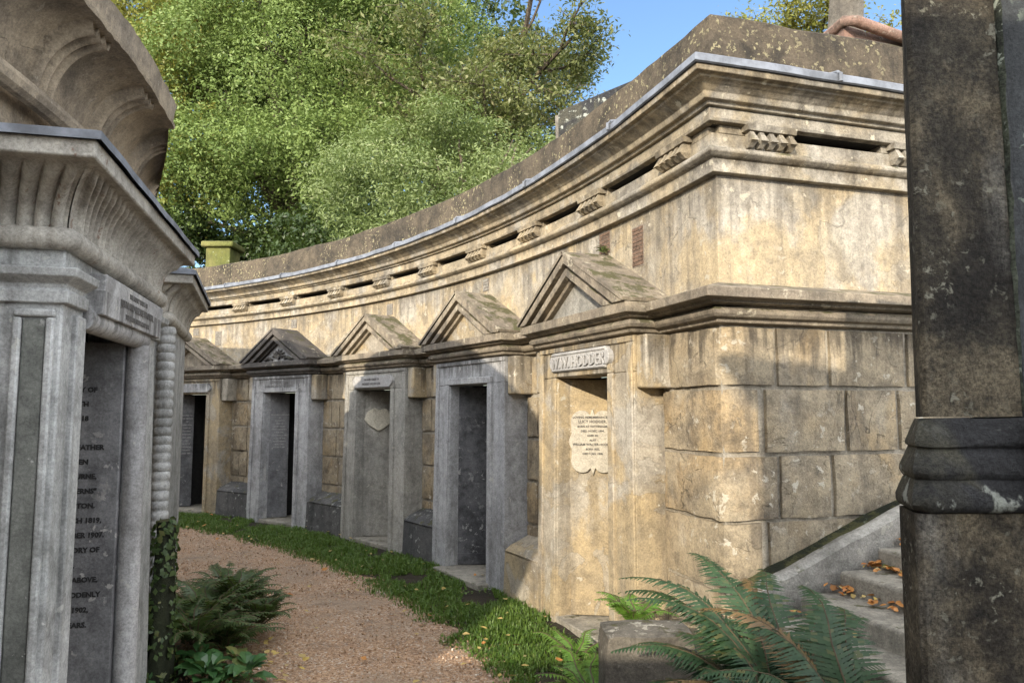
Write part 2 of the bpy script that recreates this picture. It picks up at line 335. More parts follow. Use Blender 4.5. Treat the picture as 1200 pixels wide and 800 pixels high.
# ---- ground and path
def annulus(name, r0, r1, t0, t1, z, mat, c=CO, zf=None, rows=6, step=1.5):
    mb = MB(); n = int((t1-t0)/step); vs = []
    for i in range(n+1):
        th = t0+(t1-t0)*i/n
        for j in range(rows+1):
            w = j/rows; wob0 = .06*noise.noise(Vector((th*.35, 3, 1))); wob1 = .07*noise.noise(Vector((th*.5, 9, 4)))
            r = (r0+wob0)*(1-w)+(r1+wob1)*w
            p = P(th, r, 0, c); zz = z+(zf(w, p) if zf else 0); vs.append((p[0], p[1], zz))
    fs = [(i*(rows+1)+j, i*(rows+1)+j+1, (i+1)*(rows+1)+j+1, (i+1)*(rows+1)+j) for i in range(n) for j in range(rows)]
    mb.add(vs, fs); return mb.build(name, mat)
g = MB(); g.add([(-150, -150, -.03), (150, -150, -.03), (150, 150, -.03), (-150, 150, -.03)], [(0, 1, 2, 3)])
tag(g.build('ground', 'soil'), kind='structure')
tag(annulus('gravel_path', 9.95, 12.2, -14, 78, 0, 'gravel', zf=lambda w, p: .012*noise.noise(Vector(p)*2)-.03*abs(w-.5)**2, rows=14, step=.8), kind='structure')
tag(annulus('grass_verge', 11.95, 13.3, -2, 80, .004, 'soil', zf=lambda w, p: .055*min(1, w*2.2)-.03+.02*noise.noise(Vector(p)*3), rows=8, step=.8), kind='structure')
tag(annulus('planted_border', 9.0, 10.75, 8, 80, .004, 'soil', zf=lambda w, p: .05*(1-w)-.02+.02*noise.noise(Vector(p)*3), rows=8, step=.8), kind='structure')
# the high ground behind the vault terrace
ub = MB(); vs = []; ths = [TC+1.2+(200-TC)*i/60 for i in range(61)]
rr = [RO+.42, RO+2, RO+5, RO+12, RO+40]
for th in ths:
    for r in rr:
        p = P(th, r); vs.append((p[0], p[1], 3.45+(r-RO)*.03+.15*noise.noise(Vector((p[0]*.4, p[1]*.4, 0)))))
ub.add(vs, [(i*5+j, i*5+j+1, (i+1)*5+j+1, (i+1)*5+j) for i in range(60) for j in range(4)])
pc = P(TC, RO+.4); 
tag(ub.build('upper_bank', 'earth'), kind='structure')
tri = MB(); a0 = P(TC+1.2, RO+.42); b0 = P(TC+1.2, RO+40)
a1 = (P(TC, RO)[0]+.4*rdir[0]-.4*rnrm[0]+.2*rdir[0], P(TC, RO)[1]+.4*rdir[1]-.4*rnrm[1])

# ------------------------------------------------------------------ outer vault terrace
T = tag(empty('vault_terrace', P(TC, RO)), 'long curving terrace of cream stone vaults with a lead capped parapet', 'vault terrace')
def tb(mb, name, mat, **k):
    o = mb.build(name, mat, **k); o.parent = T; o.matrix_parent_inverse = Matrix.Translation(T.location).inverted(); return o
wall = MB().sweep(FULL(), [(0, 2.2), (0, 2.96), (-.35, 2.96), (-.35, 2.2)])
tb(wall, 'upper_wall', 'plaster')
# lower cornice
lc = MB().sweep(FULL(), [(.0, 2.075), (.05, 2.085), (.055, 2.105), (.085, 2.112), (.10, 2.13), (.10, 2.15), (.085, 2.168), (.06, 2.174), (.13, 2.185), (.135, 2.20), (.20, 2.205), (.205, 2.258), (.17, 2.268), (.012, 2.315), (-.1, 2.31), (-.1, 2.08)])
tb(lc, 'lower_cornice', 'pediment', bevel=.004)
# upper cornice, rising from the band under the frieze
band = MB().sweep(FULL(), [(-.2, 2.943), (.05, 2.943), (.052, 3.02), (.072, 3.026), (.098, 3.045), (.10, 3.06), (.085, 3.078), (.06, 3.085), (-.2, 3.085)])
tb(band, 'frieze_band', 'cornice', bevel=.004)
gut_t = [61.5, 56.37, 51.26, 46.19, 41.4, 36.81, 32.3, 27.78, 23.22, 18.35, 66.6, 71.7]
gut_w = .165/13.1*57.3
fz = MB()
fz.sweep(FULL(), [(-.2, 3.086), (.055, 3.086), (.055, 3.165), (.03, 3.172), (-.2, 3.172)])        # sill of the slots
fz.sweep(FULL(), [(-.2, 3.222), (.09, 3.222), (.09, 3.30), (-.2, 3.30)])        # band over the slots
edges = sorted([(t-gut_w*1.12, t+gut_w*1.12) for t in gut_t if t < 74])
edges[0] = (TC, edges[0][1])
for a, b in edges:
    fz.sweep(frames(a, b, ret=False, step=.5), [(-.2, 3.1725), (.045, 3.1725), (.045, 3.2215), (-.2, 3.2215)])
def ret_pt(s): o = P(TC, RO); return (o[0]+rdir[0]*s, o[1]+rdir[1]*s)
for a, b in ((0.0, .51), (1.14, 1.54), (2.2, 2.6)):
    fz.sweep([(ret_pt(a), rnrm), (ret_pt(b), rnrm)], [(-.2, 3.1725), (.045, 3.1725), (.045, 3.2215), (-.2, 3.2215)])
tb(fz, 'frieze', 'cornice', bevel=.004)
vb = MB().sweep(FULL(), [(-.21, 3.09), (-.205, 3.09), (-.205, 3.25), (-.21, 3.25)]); vb.sweep(FULL(), [(-.204, 3.2185), (.035, 3.2185), (.035, 3.2215), (-.204, 3.2215)]); vb.sweep(FULL(), [(-.204, 3.1725), (.0, 3.1725), (.0, 3.174), (-.204, 3.174)]); tb(vb, 'slot_shade_liner', 'void')  # near-black liner put in so the slots read as deeply shaded
top = MB().sweep(FULL(), [(-.2, 3.301), (.115, 3.301), (.12, 3.318), (.15, 3.322), (.155, 3.332), (.16, 3.356), (.175, 3.364), (.20, 3.386), (.235, 3.398), (.24, 3.408), (.275, 3.412), (.28, 3.446), (-.2, 3.46)])
tb(top, 'top_cornice', 'cornice', bevel=.004)
def leadf():
    fr = FULL(); out = []
    mb = MB()
    pr = [(.290, 3.442), (.302, 3.448), (.302, 3.486), (.290, 3.496), (.02, 3.56), (.0, 3.54), (.27, 3.48), (.288, 3.445)]
    # fine frames with a slight wave in the lead's edge
    fr = frames(TC, TFAR, step=.35); n = len(pr); vs = []
    o0, d0 = fr[-2]; o1, d1 = fr[-1]
    ext = fr[:-2]+[fr[-2]]+[((o0[0]+(o1[0]-o0[0])*k/24, o0[1]+(o1[1]-o0[1])*k/24), rnrm) for k in range(1, 25)]
    for i, (o, d) in enumerate(ext):
        w = .006*noise.noise(Vector((o[0]*2.6, o[1]*2.6, 0)))
        for p, z in pr: vs.append((o[0]+d[0]*(p+w*.6), o[1]+d[1]*(p+w*.6), z+(w if p > .1 else 0)))
    mb.add(vs, [(i*n+j, i*n+(j+1) % n, (i+1)*n+(j+1) % n, (i+1)*n+j) for i in range(len(ext)-1) for j in range(n)])
    # welted joints
    for th in np.arange(TC+3.3, TFAR, 6.1):
        a = P(th-.12, RO-.322); b = P(th+.12, RO-.322)
        mb.tube([P(th, RO-.05, 3.556), P(th, RO-.295, 3.503), P(th, RO-.315, 3.487), P(th, RO-.315, 3.442)], .012, 6)
    for s in (.62, 1.75):
        o = ret_pt(s); mb.tube([(o[0]+rnrm[0]*p, o[1]+rnrm[1]*p, z) for p, z in ((.05, 3.556), (.295, 3.503), (.315, 3.487), (.315, 3.442))], .012, 6)
    return mb
tb(leadf(), 'lead_flashing', 'lead')
def parapet():
    mb = MB(); fr = frames(TC, TFAR, step=.5); o0, d0 = fr[-2]; o1, d1 = fr[-1]
    ext = fr[:-1]+[((o0[0]+(o1[0]-o0[0])*k/20, o0[1]+(o1[1]-o0[1])*k/20), rnrm) for k in range(1, 21)]
    pr = [(.06, 3.535), (.055, 3.64), (.055, 3.745), (.055, 3.82), (.05, 3.875), (.03, 3.892), (-.12, 3.90), (-.30, 3.895), (-.30, 3.4), (.0, 3.4)]
    n = len(pr); vs = []
    for o, d in ext:
        for p, z in pr:
            q = Vector((o[0]*1.6, o[1]*1.6, z*1.6)); w = noise.noise(q)*.012+noise.noise(q*4)*.006
            vs.append((o[0]+d[0]*(p+w), o[1]+d[1]*(p+w), z+(w*1.2 if z > 3.7 else 0)))
    mb.add(vs, [(i*n+j, i*n+(j+1) % n, (i+1)*n+(j+1) % n, (i+1)*n+j) for i in range(len(ext)-1) for j in range(n)])
    return mb
tb(parapet(), 'parapet', 'parapet')
# guttae: each row of five pegs is one part
def guttae(posf, nrm):
    mb = MB(); along = Vector((-nrm[1], nrm[0], 0)); nv = Vector((nrm[0], nrm[1], 0))
    o = Vector(posf)
    def q(a, p, z): v = o+along*a+nv*p; return (v.x, v.y, z)
    W = .165
    mb.hexa([q(-W, .05, 3.186), q(W, .05, 3.186), q(W, .108, 3.186), q(-W, .108, 3.186)], [q(-W, .05, 3.22), q(W, .05, 3.22), q(W, .118, 3.22), q(-W, .118, 3.22)])
    for k in range(5):
        c = -W+.035+k*(2*W-.07)/4
        a, b = .012, .0235
        mb.hexa([q(c-b*.6, .05, 3.092), q(c+b*.6, .05, 3.092), q(c+b*.6, .085, 3.092), q(c-b*.6, .085, 3.092)],
                [q(c-b, .05, 3.12), q(c+b, .05, 3.12), q(c+b, .128, 3.125), q(c-b, .128, 3.125)])
        mb.hexa([q(c-b, .05, 3.1201), q(c+b, .05, 3.1201), q(c+b, .135, 3.1201), q(c-b, .135, 3.1201)],
                [q(c-a, .05, 3.185), q(c+a, .05, 3.185), q(c+a, .095, 3.185), q(c-a, .095, 3.185)])
    return tb(mb, 'guttae', 'cornice')
for t in gut_t: guttae(P(t, RO), (-math.cos(R_(t)), -math.sin(R_(t))))
for s in (.31, 1.34): guttae((*ret_pt(s), 0), rnrm)
# brick vents
def vent(t, z, w, h, mat='brick', n=5):
    mb = MB(); nr = (-math.cos(R_(t)), -math.sin(R_(t))); al = (nr[1], -nr[0])
    def q(a, p, zz): o = P(t, RO); return (o[0]+al[0]*a+nr[0]*p, o[1]+al[1]*a+nr[1]*p, zz)
    def bx(a0, a1, z0, z1, p): mb.hexa([q(a0, p, z0), q(a1, p, z0), q(a1, -.1, z0), q(a0, -.1, z0)], [q(a0, p, z1), q(a1, p, z1), q(a1, -.1, z1), q(a0, -.1, z1)])
    rows = max(3, int(h/.026)); 
    for r in range(rows):
        z0 = z-h/2+r*h/rows; off = 0 if r % 2 else w/4
        for k in range(-1, 3):
            a0 = max(-w/2, -w/2+k*w/2+off); a1 = min(w/2, -w/2+(k+1)*w/2+off)
            if a1-a0 > .02: bx(a0+.002, a1-.002, z0+.003, z0+h/rows-.003, .006+.004*random.random())
    o = tb(mb, 'brick_vent', mat)
    m2 = MB(); m2.hexa([q(-w/2-.006, .003, z-h/2-.006), q(w/2+.006, .003, z-h/2-.006), q(w/2+.006, -.08, z-h/2-.006), q(-w/2-.006, -.08, z-h/2-.006)], [q(-w/2-.006, .003, z+h/2+.006), q(w/2+.006, .003, z+h/2+.006), q(w/2+.006, -.08, z+h/2+.006), q(-w/2-.006, -.08, z+h/2+.006)])
    b = m2.build('mortar_bed', 'mortar'); b.parent = o
for t, z, w, h in ((22.96, 2.84, .15, .16), (20.93, 2.72, .14, .27), (32.0, 2.84, .11, .12), (41.1, 2.82, .13, .13), (51.04, 2.83, .13, .12), (59.09, 2.72, .14, .22), (61.45, 2.85, .13, .11)):
    vent(t, z, w, h, 'brick' if t < 30 else 'vent_grey')

# ---- portals: angles of their centre lines
doors = [60.4, 50.8, 40.8, 31.65, 22.7]
HALF = .70
# rusticated masonry between the portals and round the corner
RB = {}
def rblock(mb, q, a0, a1, z0, z1, relief=.045):
    """q(a,p,z) -> point; block with worn, uneven face"""
    na = max(3, int((a1-a0)/.07)); nz = max(3, int((z1-z0)/.07)); base = len(mb.v)
    vs = []
    cx, cz = random.random()*50, random.random()*50; rel = relief*random.uniform(.75, 1.2)
    for i in range(na+1):
        for j in range(nz+1):
            a = a0+(a1-a0)*i/na; z = z0+(z1-z0)*j/nz
            ed = min(min(i, na-i)/1.0, min(j, nz-j)/1.0)
            w = noise.noise(Vector((a*4+cx, z*4+cz, 0)))*.010+noise.noise(Vector((a*13+cx, z*13, cz)))*.005
            if ed == 0:
                ja = noise.noise(Vector((a*9+cx, z*9, 3)))*.010; jz = noise.noise(Vector((a*9, z*9+cz, 7)))*.010
                vs.append(q(a+ja, rel*.72+w, z+jz))
            else: vs.append(q(a, rel+w, z))
    fs = [(i*(nz+1)+j, (i+1)*(nz+1)+j, (i+1)*(nz+1)+j+1, i*(nz+1)+j+1) for i in range(na) for j in range(nz)]
    # rim going back to the wall
    ring = [i*(nz+1) for i in range(na+1)]+[na*(nz+1)+j for j in range(1, nz+1)]+[i*(nz+1)+nz for i in range(na-1, -1, -1)]+[j for j in range(nz-1, 0, -1)]
    k0 = len(vs)
    for r in ring:
        i, j = divmod(r, nz+1); vs.append(q(a0+(a1-a0)*i/na, -.03, z0+(z1-z0)*j/nz))
    n = len(ring)
    fs += [(ring[k], k0+k, k0+(k+1) % n, ring[(k+1) % n]) for k in range(n)]
    mb.add(vs, fs); RB.setdefault(id(mb), []).extend([random.random()**1.3]*len(fs))
def rbuild(rm):
    rn_ = RB.pop(id(rm)); o = tb(rm, 'rusticated_blocks', 'rustic', smooth=50); at = o.data.attributes.new('rnd', 'FLOAT', 'FACE')
    at.data.foreach_set('value', np.array(rn_, dtype=np.float32)); return o
rows = [(.20, .60), (.63, .97), (1.0, 1.335), (1.37, 1.71), (1.745, 2.06)]
degm = 1/(RO*PI/180)
def qarc(t0):
    def q(a, p, z): th = t0-a*degm; return P(th, RO-p, z)
    return q
gaps = [(TFAR, doors[0]+HALF*degm)]+[(doors[i]-HALF*degm, doors[i+1]+HALF*degm) for i in range(4)]
for (tl, tr) in gaps:
    rm = MB(); jb = MB(); q = qarc(tl); L = (tl-tr)/degm
    jb.sweep(frames(tr, tl, ret=False, step=1), [(0, -.05), (0, 2.2), (-.35, 2.2), (-.35, -.05)])
    for k, (z0, z1) in enumerate(rows):
        a = .03; 
        while a < L-.06:
            w = random.choice((.18, .30, .36)) if L < 1.2 else random.choice((.35, .5, .6))
            b = min(L-.02, a+w)
            if L-b < .10: b = L-.02
            rblock(rm, q, a, b, z0, z1, .028); a = b+.022
    tb(jb, 'mortar_wall', 'joint'); rbuild(rm)
rm = MB(); jb = MB()
# corner bay: arc from the last portal to the corner, then the return wall
tl = doors[4]-HALF*degm
jb.sweep(frames(TC, tl), [(0, -.05), (0, 2.2), (-.35, 2.2), (-.35, -.05)])
Lc = (tl-TC)/degm
def qcorner(a, p, z):
    if a <= Lc-.05: return P(tl-a*degm, RO-p, z)
    if a >= Lc+.05:
        o = ret_pt(a-Lc); return (o[0]+rnrm[0]*p, o[1]+rnrm[1]*p, z)
    w = (a-(Lc-.05))/.1     # worn, rounded corner
    n0 = Vector((-math.cos(R_(TC)), -math.sin(R_(TC)), 0)); n1 = Vector((rnrm[0], rnrm[1], 0)); o = Vector(P(TC, RO))
    A = Vector(P(tl-(Lc-.05)*degm, RO-p)); B = Vector((*ret_pt(.05), 0))+n1*p; C = o+(n0+n1)*p
    v = A*(1-w)**2+C*(2*w*(1-w))+B*w*w
    return (v.x, v.y, z)
crow = [[(.03, Lc+.32), (Lc+.36, Lc+.68), (Lc+.72, Lc+1.25), (Lc+1.29, Lc+1.8), (Lc+1.84, Lc+2.4), (Lc+2.44, Lc+3.2)],
        [(.02, Lc+.21), (Lc+.27, Lc+.79), (Lc+.83, Lc+1.17), (Lc+1.21, Lc+1.75), (Lc+1.79, Lc+2.4), (Lc+2.44, Lc+3.2)],
        [(.03, Lc+.32), (Lc+.36, Lc+.68), (Lc+.72, Lc+1.35), (Lc+1.39, Lc+1.8), (Lc+1.84, Lc+2.4), (Lc+2.44, Lc+3.2)],
        [(.02, Lc+.21), (Lc+.27, Lc+.85), (Lc+.89, Lc+1.4), (Lc+1.44, Lc+2.0), (Lc+2.04, Lc+3.2)],
        [(.03, Lc+.32), (Lc+.36, Lc+1.0), (Lc+1.04, Lc+1.6), (Lc+1.64, Lc+2.4), (Lc+2.44, Lc+3.2)]]
for k, rw in enumerate(crow):
    z0, z1 = rows[4-k]
    for a, b in rw: rblock(rm, qcorner, a+.002, b+.010, z0-.005, z1+.003, .034)
tb(jb, 'mortar_wall', 'joint'); rbuild(rm)
# black weathered pedestals between the portals
for i, (tl_, tr_) in enumerate(gaps):
    if i == 0: tm, hw = doors[0]+(HALF+.36)*degm, .27
    else: tm, hw = (tl_+tr_)/2, (tl_-tr_)/degm/2-.015
    q = qarc(tm); mb = MB()
    mb.hexa([q(-hw, .26, -.05), q(hw, .26, -.05), q(hw, -.02, -.05), q(-hw, -.02, -.05)], [q(-hw, .24, .40), q(hw, .24, .40), q(hw, -.02, .40), q(-hw, -.02, .40)])
    mb.hexa([q(-hw+.01, .255, .401), q(hw-.01, .255, .401), q(hw-.01, -.02, .401), q(-hw+.01, -.02, .401)], [q(-hw+.03, .20, .45), q(hw-.03, .20, .45), q(hw-.03, -.02, .54), q(-hw+.03, -.02, .54)])
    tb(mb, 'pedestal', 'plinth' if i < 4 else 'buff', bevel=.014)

# ------------------------------------------------------------------ portals
def tri(hw, z0, h, ins):
    """triangle inset parallel to its slopes"""
    s = math.hypot(hw, h); k = ins*s/hw
    hh = h-k; ww = hw*hh/h
    return ww, z0, hh
def portal(th, label, frame_mat, ped_mat, leaf_mat, leaf_len, leaf_dir=(.5, .86), tymp_mat=None, hw=.69, ow=.40, tympanum_relief=False, side='buff', sill=.02):
    o = P(th, RO, 0); t = empty('tomb_portal', o, R_(th-90)); tag(t, label, 'tomb entrance', 'tomb entrances along the curving terrace')
    F = -.24
    # frame: battered jambs and lintel
    mb = MB(); zt = 1.84; zl = 2.075
    for sx in (-1, 1):
        b = [(sx*ow, F-.015), (sx*(hw+.03), F-.015), (sx*(hw+.03), .02), (sx*ow, .02)]
        tp = [(sx*(ow-.015), F), (sx*hw, F), (sx*hw, .02), (sx*(ow-.015), .02)]
        mb.hexa([(x, y, -.06) for x, y in b], [(x, y, zt) for x, y in tp])
    mb.box(-hw, hw, F+.001, .02, zt+.0005, zl)
    mb.build('door_frame', frame_mat, t, bevel=.008)
    # architrave bead round the opening
    ab = MB()
    for sx in (-1, 1):
        ab.hexa([(sx*(ow+.004), F-.035, 0), (sx*(ow+.075), F-.035, 0), (sx*(ow+.075), F-.005, 0), (sx*(ow+.004), F-.005, 0)], [(sx*(ow-.010), F-.02, zt+.002), (sx*(ow+.06), F-.02, zt+.002), (sx*(ow+.06), F+.005, zt+.002), (sx*(ow-.010), F+.005, zt+.002)])
        ab.hexa([(sx*(hw-.05), F-.03, .0), (sx*(hw+.028), F-.03, .0), (sx*(hw+.028), F-.01, .0), (sx*(hw-.05), F-.01, .0)], [(sx*(hw-.07), F-.012, 2.03), (sx*(hw-.004), F-.012, 2.03), (sx*(hw-.004), F+.006, 2.03), (sx*(hw-.07), F+.006, 2.03)])
    ab.box(-ow-.06, ow+.06, F-.022, F+.005, zt+.004, zt+.065)
    ab.box(-hw+.004, hw-.004, F-.014, F+.005, 2.032, 2.07)
    ab.build('architrave', frame_mat, t, bevel=.006)
    # hanging blocks beside the head of the frame, and the pilaster strip behind
    for sx in (-1, 1):
        k = MB(); a, b = sorted((sx*(hw+.006), sx*(hw+.125)))
        k.box(a, b, F+.015, .02, 1.735, 2.07); k.build('bracket', side, t, bevel=.012)
    # passage: walls, ceiling, back
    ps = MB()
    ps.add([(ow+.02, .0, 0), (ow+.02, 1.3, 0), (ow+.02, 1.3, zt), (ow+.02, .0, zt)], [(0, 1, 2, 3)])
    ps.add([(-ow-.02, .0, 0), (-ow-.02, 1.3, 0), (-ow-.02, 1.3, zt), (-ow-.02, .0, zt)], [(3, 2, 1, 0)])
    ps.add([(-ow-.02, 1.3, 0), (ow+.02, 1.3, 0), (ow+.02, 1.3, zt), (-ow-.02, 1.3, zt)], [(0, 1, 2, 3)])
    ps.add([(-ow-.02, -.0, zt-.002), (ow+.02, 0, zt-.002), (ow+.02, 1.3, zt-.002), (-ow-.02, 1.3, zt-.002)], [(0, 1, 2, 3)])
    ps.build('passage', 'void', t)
    sl = MB().box(-ow-.05, ow+.05, F-sill, 1.3, -.05, .075); sl.build('threshold', 'step', t, bevel=.01)
    # inscribed stone leaf standing open against the far side of the passage
    d = Vector((leaf_dir[0], leaf_dir[1], 0)).normalized(); nn = Vector((d.y, -d.x, 0))
    a = Vector((-ow+.012, F+.10, 0)); b = a+d*leaf_len
    lf = MB(); back = -nn*.05
    lf.hexa([a+Vector((0, 0, .08)), b+Vector((0, 0, .08)), b+back+Vector((0, 0, .08)), a+back+Vector((0, 0, .08))], [a+Vector((0, 0, zt-.01)), b+Vector((0, 0, zt-.01)), b+back+Vector((0, 0, zt-.01)), a+back+Vector((0, 0, zt-.01))])
    leaf = lf.build('door_leaf', leaf_mat, t, bevel=.005)
    lm = MB(); lm.hexa([a+nn*.002+Vector((0, 0, .081)), b+nn*.002+Vector((0, 0, .081)), b+nn*.014+Vector((0, 0, .081)), a+nn*.014+Vector((0, 0, .081))], [a+nn*.002+Vector((0, 0, .19)), b+nn*.002+Vector((0, 0, .19)), b+nn*.014+Vector((0, 0, .19)), a+nn*.014+Vector((0, 0, .19))])
    lm.build('kick_moulding', leaf_mat, leaf, bevel=.004)
    # entablature, breaking forward round the portal
    pr = [(.0, 2.074), (.045, 2.088), (.05, 2.11), (.075, 2.118), (.085, 2.14), (.07, 2.162), (.05, 2.168), (.09, 2.18), (.10, 2.195), (.135, 2.202), (.138, 2.265), (.0, 2.268)]
    W, Y = hw-.01, F+.01
    en = MB(); s2 = 1.
    en.sweep([((-W, .02), (-1, 0)), ((-W, Y), (-1, -1)), ((W, Y), (1, -1)), ((W, .02), (1, 0))], pr, closed_prof=True)
    en.box(-W+.001, W-.001, Y+.001, .02, 2.08, 2.26)
    en.build('entablature', ped_mat, t, bevel=.004)
    # pediment
    PW, Hh, z0 = W+.115, .44, 2.2685
    pd = t_ped = MB()
    lev = [(0., .055, F-.145), (.055, .085, F-.10), (.085, .135, F-.125), (.135, .165, F-.075)]
    for i0, i1, yf in lev:
        w0, _, h0 = tri(PW, z0, Hh, i0); w1, _, h1 = tri(PW, z0, Hh, i1)
        for sx in (-1, 1):
            poly = [(sx*w1, z0), (sx*w0, z0), (0, z0+h0), (0, z0+h1)]
            if sx > 0: pass
            pd.prism_xz(poly, yf, -.02)
    ped = pd.build('pediment', ped_mat, t, bevel=.005)
    w1, _, h1 = tri(PW, z0, Hh, .16)
    ty = MB().prism_xz([(-w1, z0), (w1, z0), (0, z0+h1)], F-.03, -.02).build('tympanum', tymp_mat or ped_mat, ped)
    if tympanum_relief:
        r = MB()
        for k in range(7):
            w = PI*(k+.5)/7; dx, dz = math.cos(w), math.sin(w)
            pts = [(dx*.03, F-.035, z0+.06+dz*.03), (dx*.10, F-.05, z0+.06+dz*.075), (dx*.17, F-.035, z0+.05+dz*.12)]
            r.tube(pts, [.010, .022, .006], 6)
        for sx in (-1, 1):
            r.tube([(sx*.14, F-.038, z0+.03), (sx*.22, F-.05, z0+.055), (sx*.30, F-.05, z0+.03), (sx*.36, F-.04, z0+.03)], [.014, .02, .018, .006], 6)
        r.tube([(0, F-.03, z0+.06), (0, F-.06, z0+.06)], .035, 10)
        r.build('carved_foliage', ped_mat, ty)
    # roof slabs running back to the wall
    rf = MB(); 
    for sx in (-1, 1):
        s = math.hypot(PW, Hh); n_ = (sx*Hh/s, PW/s)
        def q(u, y, off): x = sx*(PW+.02)*(1-u); z = z0+Hh*u-.0; return (x+n_[0]*off, y, z+n_[1]*off)
        N = 8; vs = []
        for i in range(N+1):
            for j in range(7):
                u = i/N; y = F-.155+(.17-F)*j/6
                off = .026+.007*noise.noise(Vector((u*5+th, y*6, sx)))
                vs.append(q(u, y, off))
        rf.add(vs, [(i*7+j, (i+1)*7+j, (i+1)*7+j+1, i*7+j+1) for i in range(N) for j in range(6)])
        o_ = len(vs)
        # fascia of slab
        vs2 = [];
        for i in range(N+1): vs2 += [q(i/N, F-.155, .026+.007*noise.noise(Vector((i/N*5+th, (F-.155)*6, sx)))), q(i/N, F-.155, .001)]
        rf.add(vs2, [(2*i, 2*i+1, 2*i+3, 2*i+2) for i in range(N)])
        vs3 = []
        for j in range(7):
            y = F-.155+(.17-F)*j/6; vs3 += [q(0, y, .026+.007*noise.noise(Vector((th, y*6, sx)))), q(0, y, .001)]
        rf.add(vs3, [(2*j, 2*j+1, 2*j+3, 2*j+2) for j in range(6)])
    rf.build('pediment_roof', ped_mat, t)
    return t, leaf, a, b, d, nn
p1 = portal(doors[0], 'farthest pedimented tomb entrance, partly hidden behind the rope-moulded tomb, with a dark wooden door inside', 'buff', 'pediment', 'slab', .22, side='joint')
wd = MB(); wd.box(-.415, .415, .34, .38, .08, 1.83)
for k in range(6): wd.box(-.40+k*.135, -.40+k*.135+.12, .33, .341, .1, 1.8)
w_o = wd.build('wooden_door', 'wood', p1[0])
MB().tube([(-.02, .325, .92), (-.02, .30, .92), (.0, .295, .92)], .012, 8).build('handle', 'lead', w_o)
p2 = portal(doors[1], 'blue-grey tomb entrance under a soot-dark pediment carved with foliage, its inscribed leaf open', 'grey', 'pediment_dark', 'slab', .27, tymp_mat='grey', tympanum_relief=True)
p3 = portal(doors[2], 'rough grey tomb entrance with a round-edged stone tablet hung on its door leaf', 'rough_grey', 'pediment', 'rough_grey', .8, tymp_mat='buff')
p4 = portal(doors[3], 'grey tomb entrance with a mottled black stone door leaf and a bare stone sill', 'grey', 'pediment', 'slab_dark', .8, tymp_mat='buff', sill=.14)
p5 = portal(doors[4], 'sunlit buff tomb entrance nearest the corner, with a name board and a white shield tablet', 'buff', 'pediment', 'buff', .85, tymp_mat='rough_grey')
# inscriptions
def leaf_text(p, lines, size, pitch, z, off, mat, align='CENTER', **k):
    t, leaf, a, b, d, nn = p
    o = a+d*off+nn*.0015+Vector((0, 0, z)); return lettering(lines, leaf, o, d, size, pitch, mat, align, **k)
leaf_text(p2, ['IN LOVING MEMORY', 'OF', 'ELIZABETH', 'WIFE OF', 'JOHN HENRY', 'WHO DEPARTED', 'THIS LIFE', '14TH MARCH 1868', 'ALSO OF THE', 'ABOVE NAMED', 'WHO DIED', '9TH MAY 1881'], .026, .042, 1.52, .14, 'ink_pale')
leaf_text(p1, ['SACRED TO', 'THE MEMORY', 'OF', 'MARY ANN', 'WIFE OF', 'THOMAS', 'WHO DIED', '2ND JUNE', '1871', 'ALSO OF', 'THE ABOVE', 'THOMAS', 'DIED 1884'], .028, .05, 1.5, .12, 'ink_pale')
leaf_text(p4, ['SACRED TO THE MEMORY OF', 'WILLIAM HENRY', 'DIED 1874'], .030, .05, 1.50, .22, 'ink')
t2 = lettering([('THE FAMILY VAULT OF', .042), ('JOHN HINDLEY ELLIOTT SCOTT', .046)], p2[0], (0, -.265, 1.975), (1, 0, 0), .045, .062, 'ink_grey')
# lintel tablets
def tablet(t, w, z0, z1, mat, y=-.345, rnd=True, name='name_tablet'):
    mb = MB(); h = (z1-z0)/2; zc = (z0+z1)/2; pts = []
    if rnd:
        for k in range(-4, 5): a = k*PI/8*.9; pts.append((w-.02+.05*math.cos(a), zc+h*.75*math.sin(a)))
        pts += [(w-.02, z1), (-w+.02, z1)]
        for k in range(4, -5, -1): a = k*PI/8*.9; pts.append((-w+.02-.05*math.cos(a), zc+h*.75*math.sin(a)))
        pts += [(-w+.02, z0), (w-.02, z0)]
    else: pts = [(-w, z0), (w, z0), (w, z1), (-w, z1)]
    mb.prism_xz(pts, y-.03, y+.03); o = mb.build(name, mat, t, bevel=.006); return o
tab3 = tablet(p3[0], .42, 1.86, 2.0, 'sign', y=-.252)
lettering([('THE FAMILY GRAVE OF', .034), ('FREDERICK WILLIAM COX', .036)], tab3, (0, -.284, 1.945), (1, 0, 0), .035, .052, 'ink_grey')
tab5 = tablet(p5[0], .42, 1.88, 2.025, 'sign', y=-.25)
rim = MB()
for (x0, x1, z0, z1) in ((-.40, .40, 2.003, 2.016), (-.40, .40, 1.887, 1.898)): rim.box(x0, x1, -.288, -.279, z0, z1)
rim.build('raised_border', 'sign', tab5, bevel=.003)
lettering([('W.W. HODDER', .116)], tab5, (0, -.2815, 1.908), (1, 0, 0), .1, .1, 'sign', depth=.009, bold=.001, name='raised_lettering')
lettering([('W.W. HODDER', .116)], tab5, (.003, -.2805, 1.906), (1, 0, 0), .1, .1, 'ink', depth=.0006, bold=.003, name='letter_shadow')  # flat black copy painting the shadow round the raised letters
tablet(p1[0], .46, 1.865, 2.0, 'grey', y=-.252)
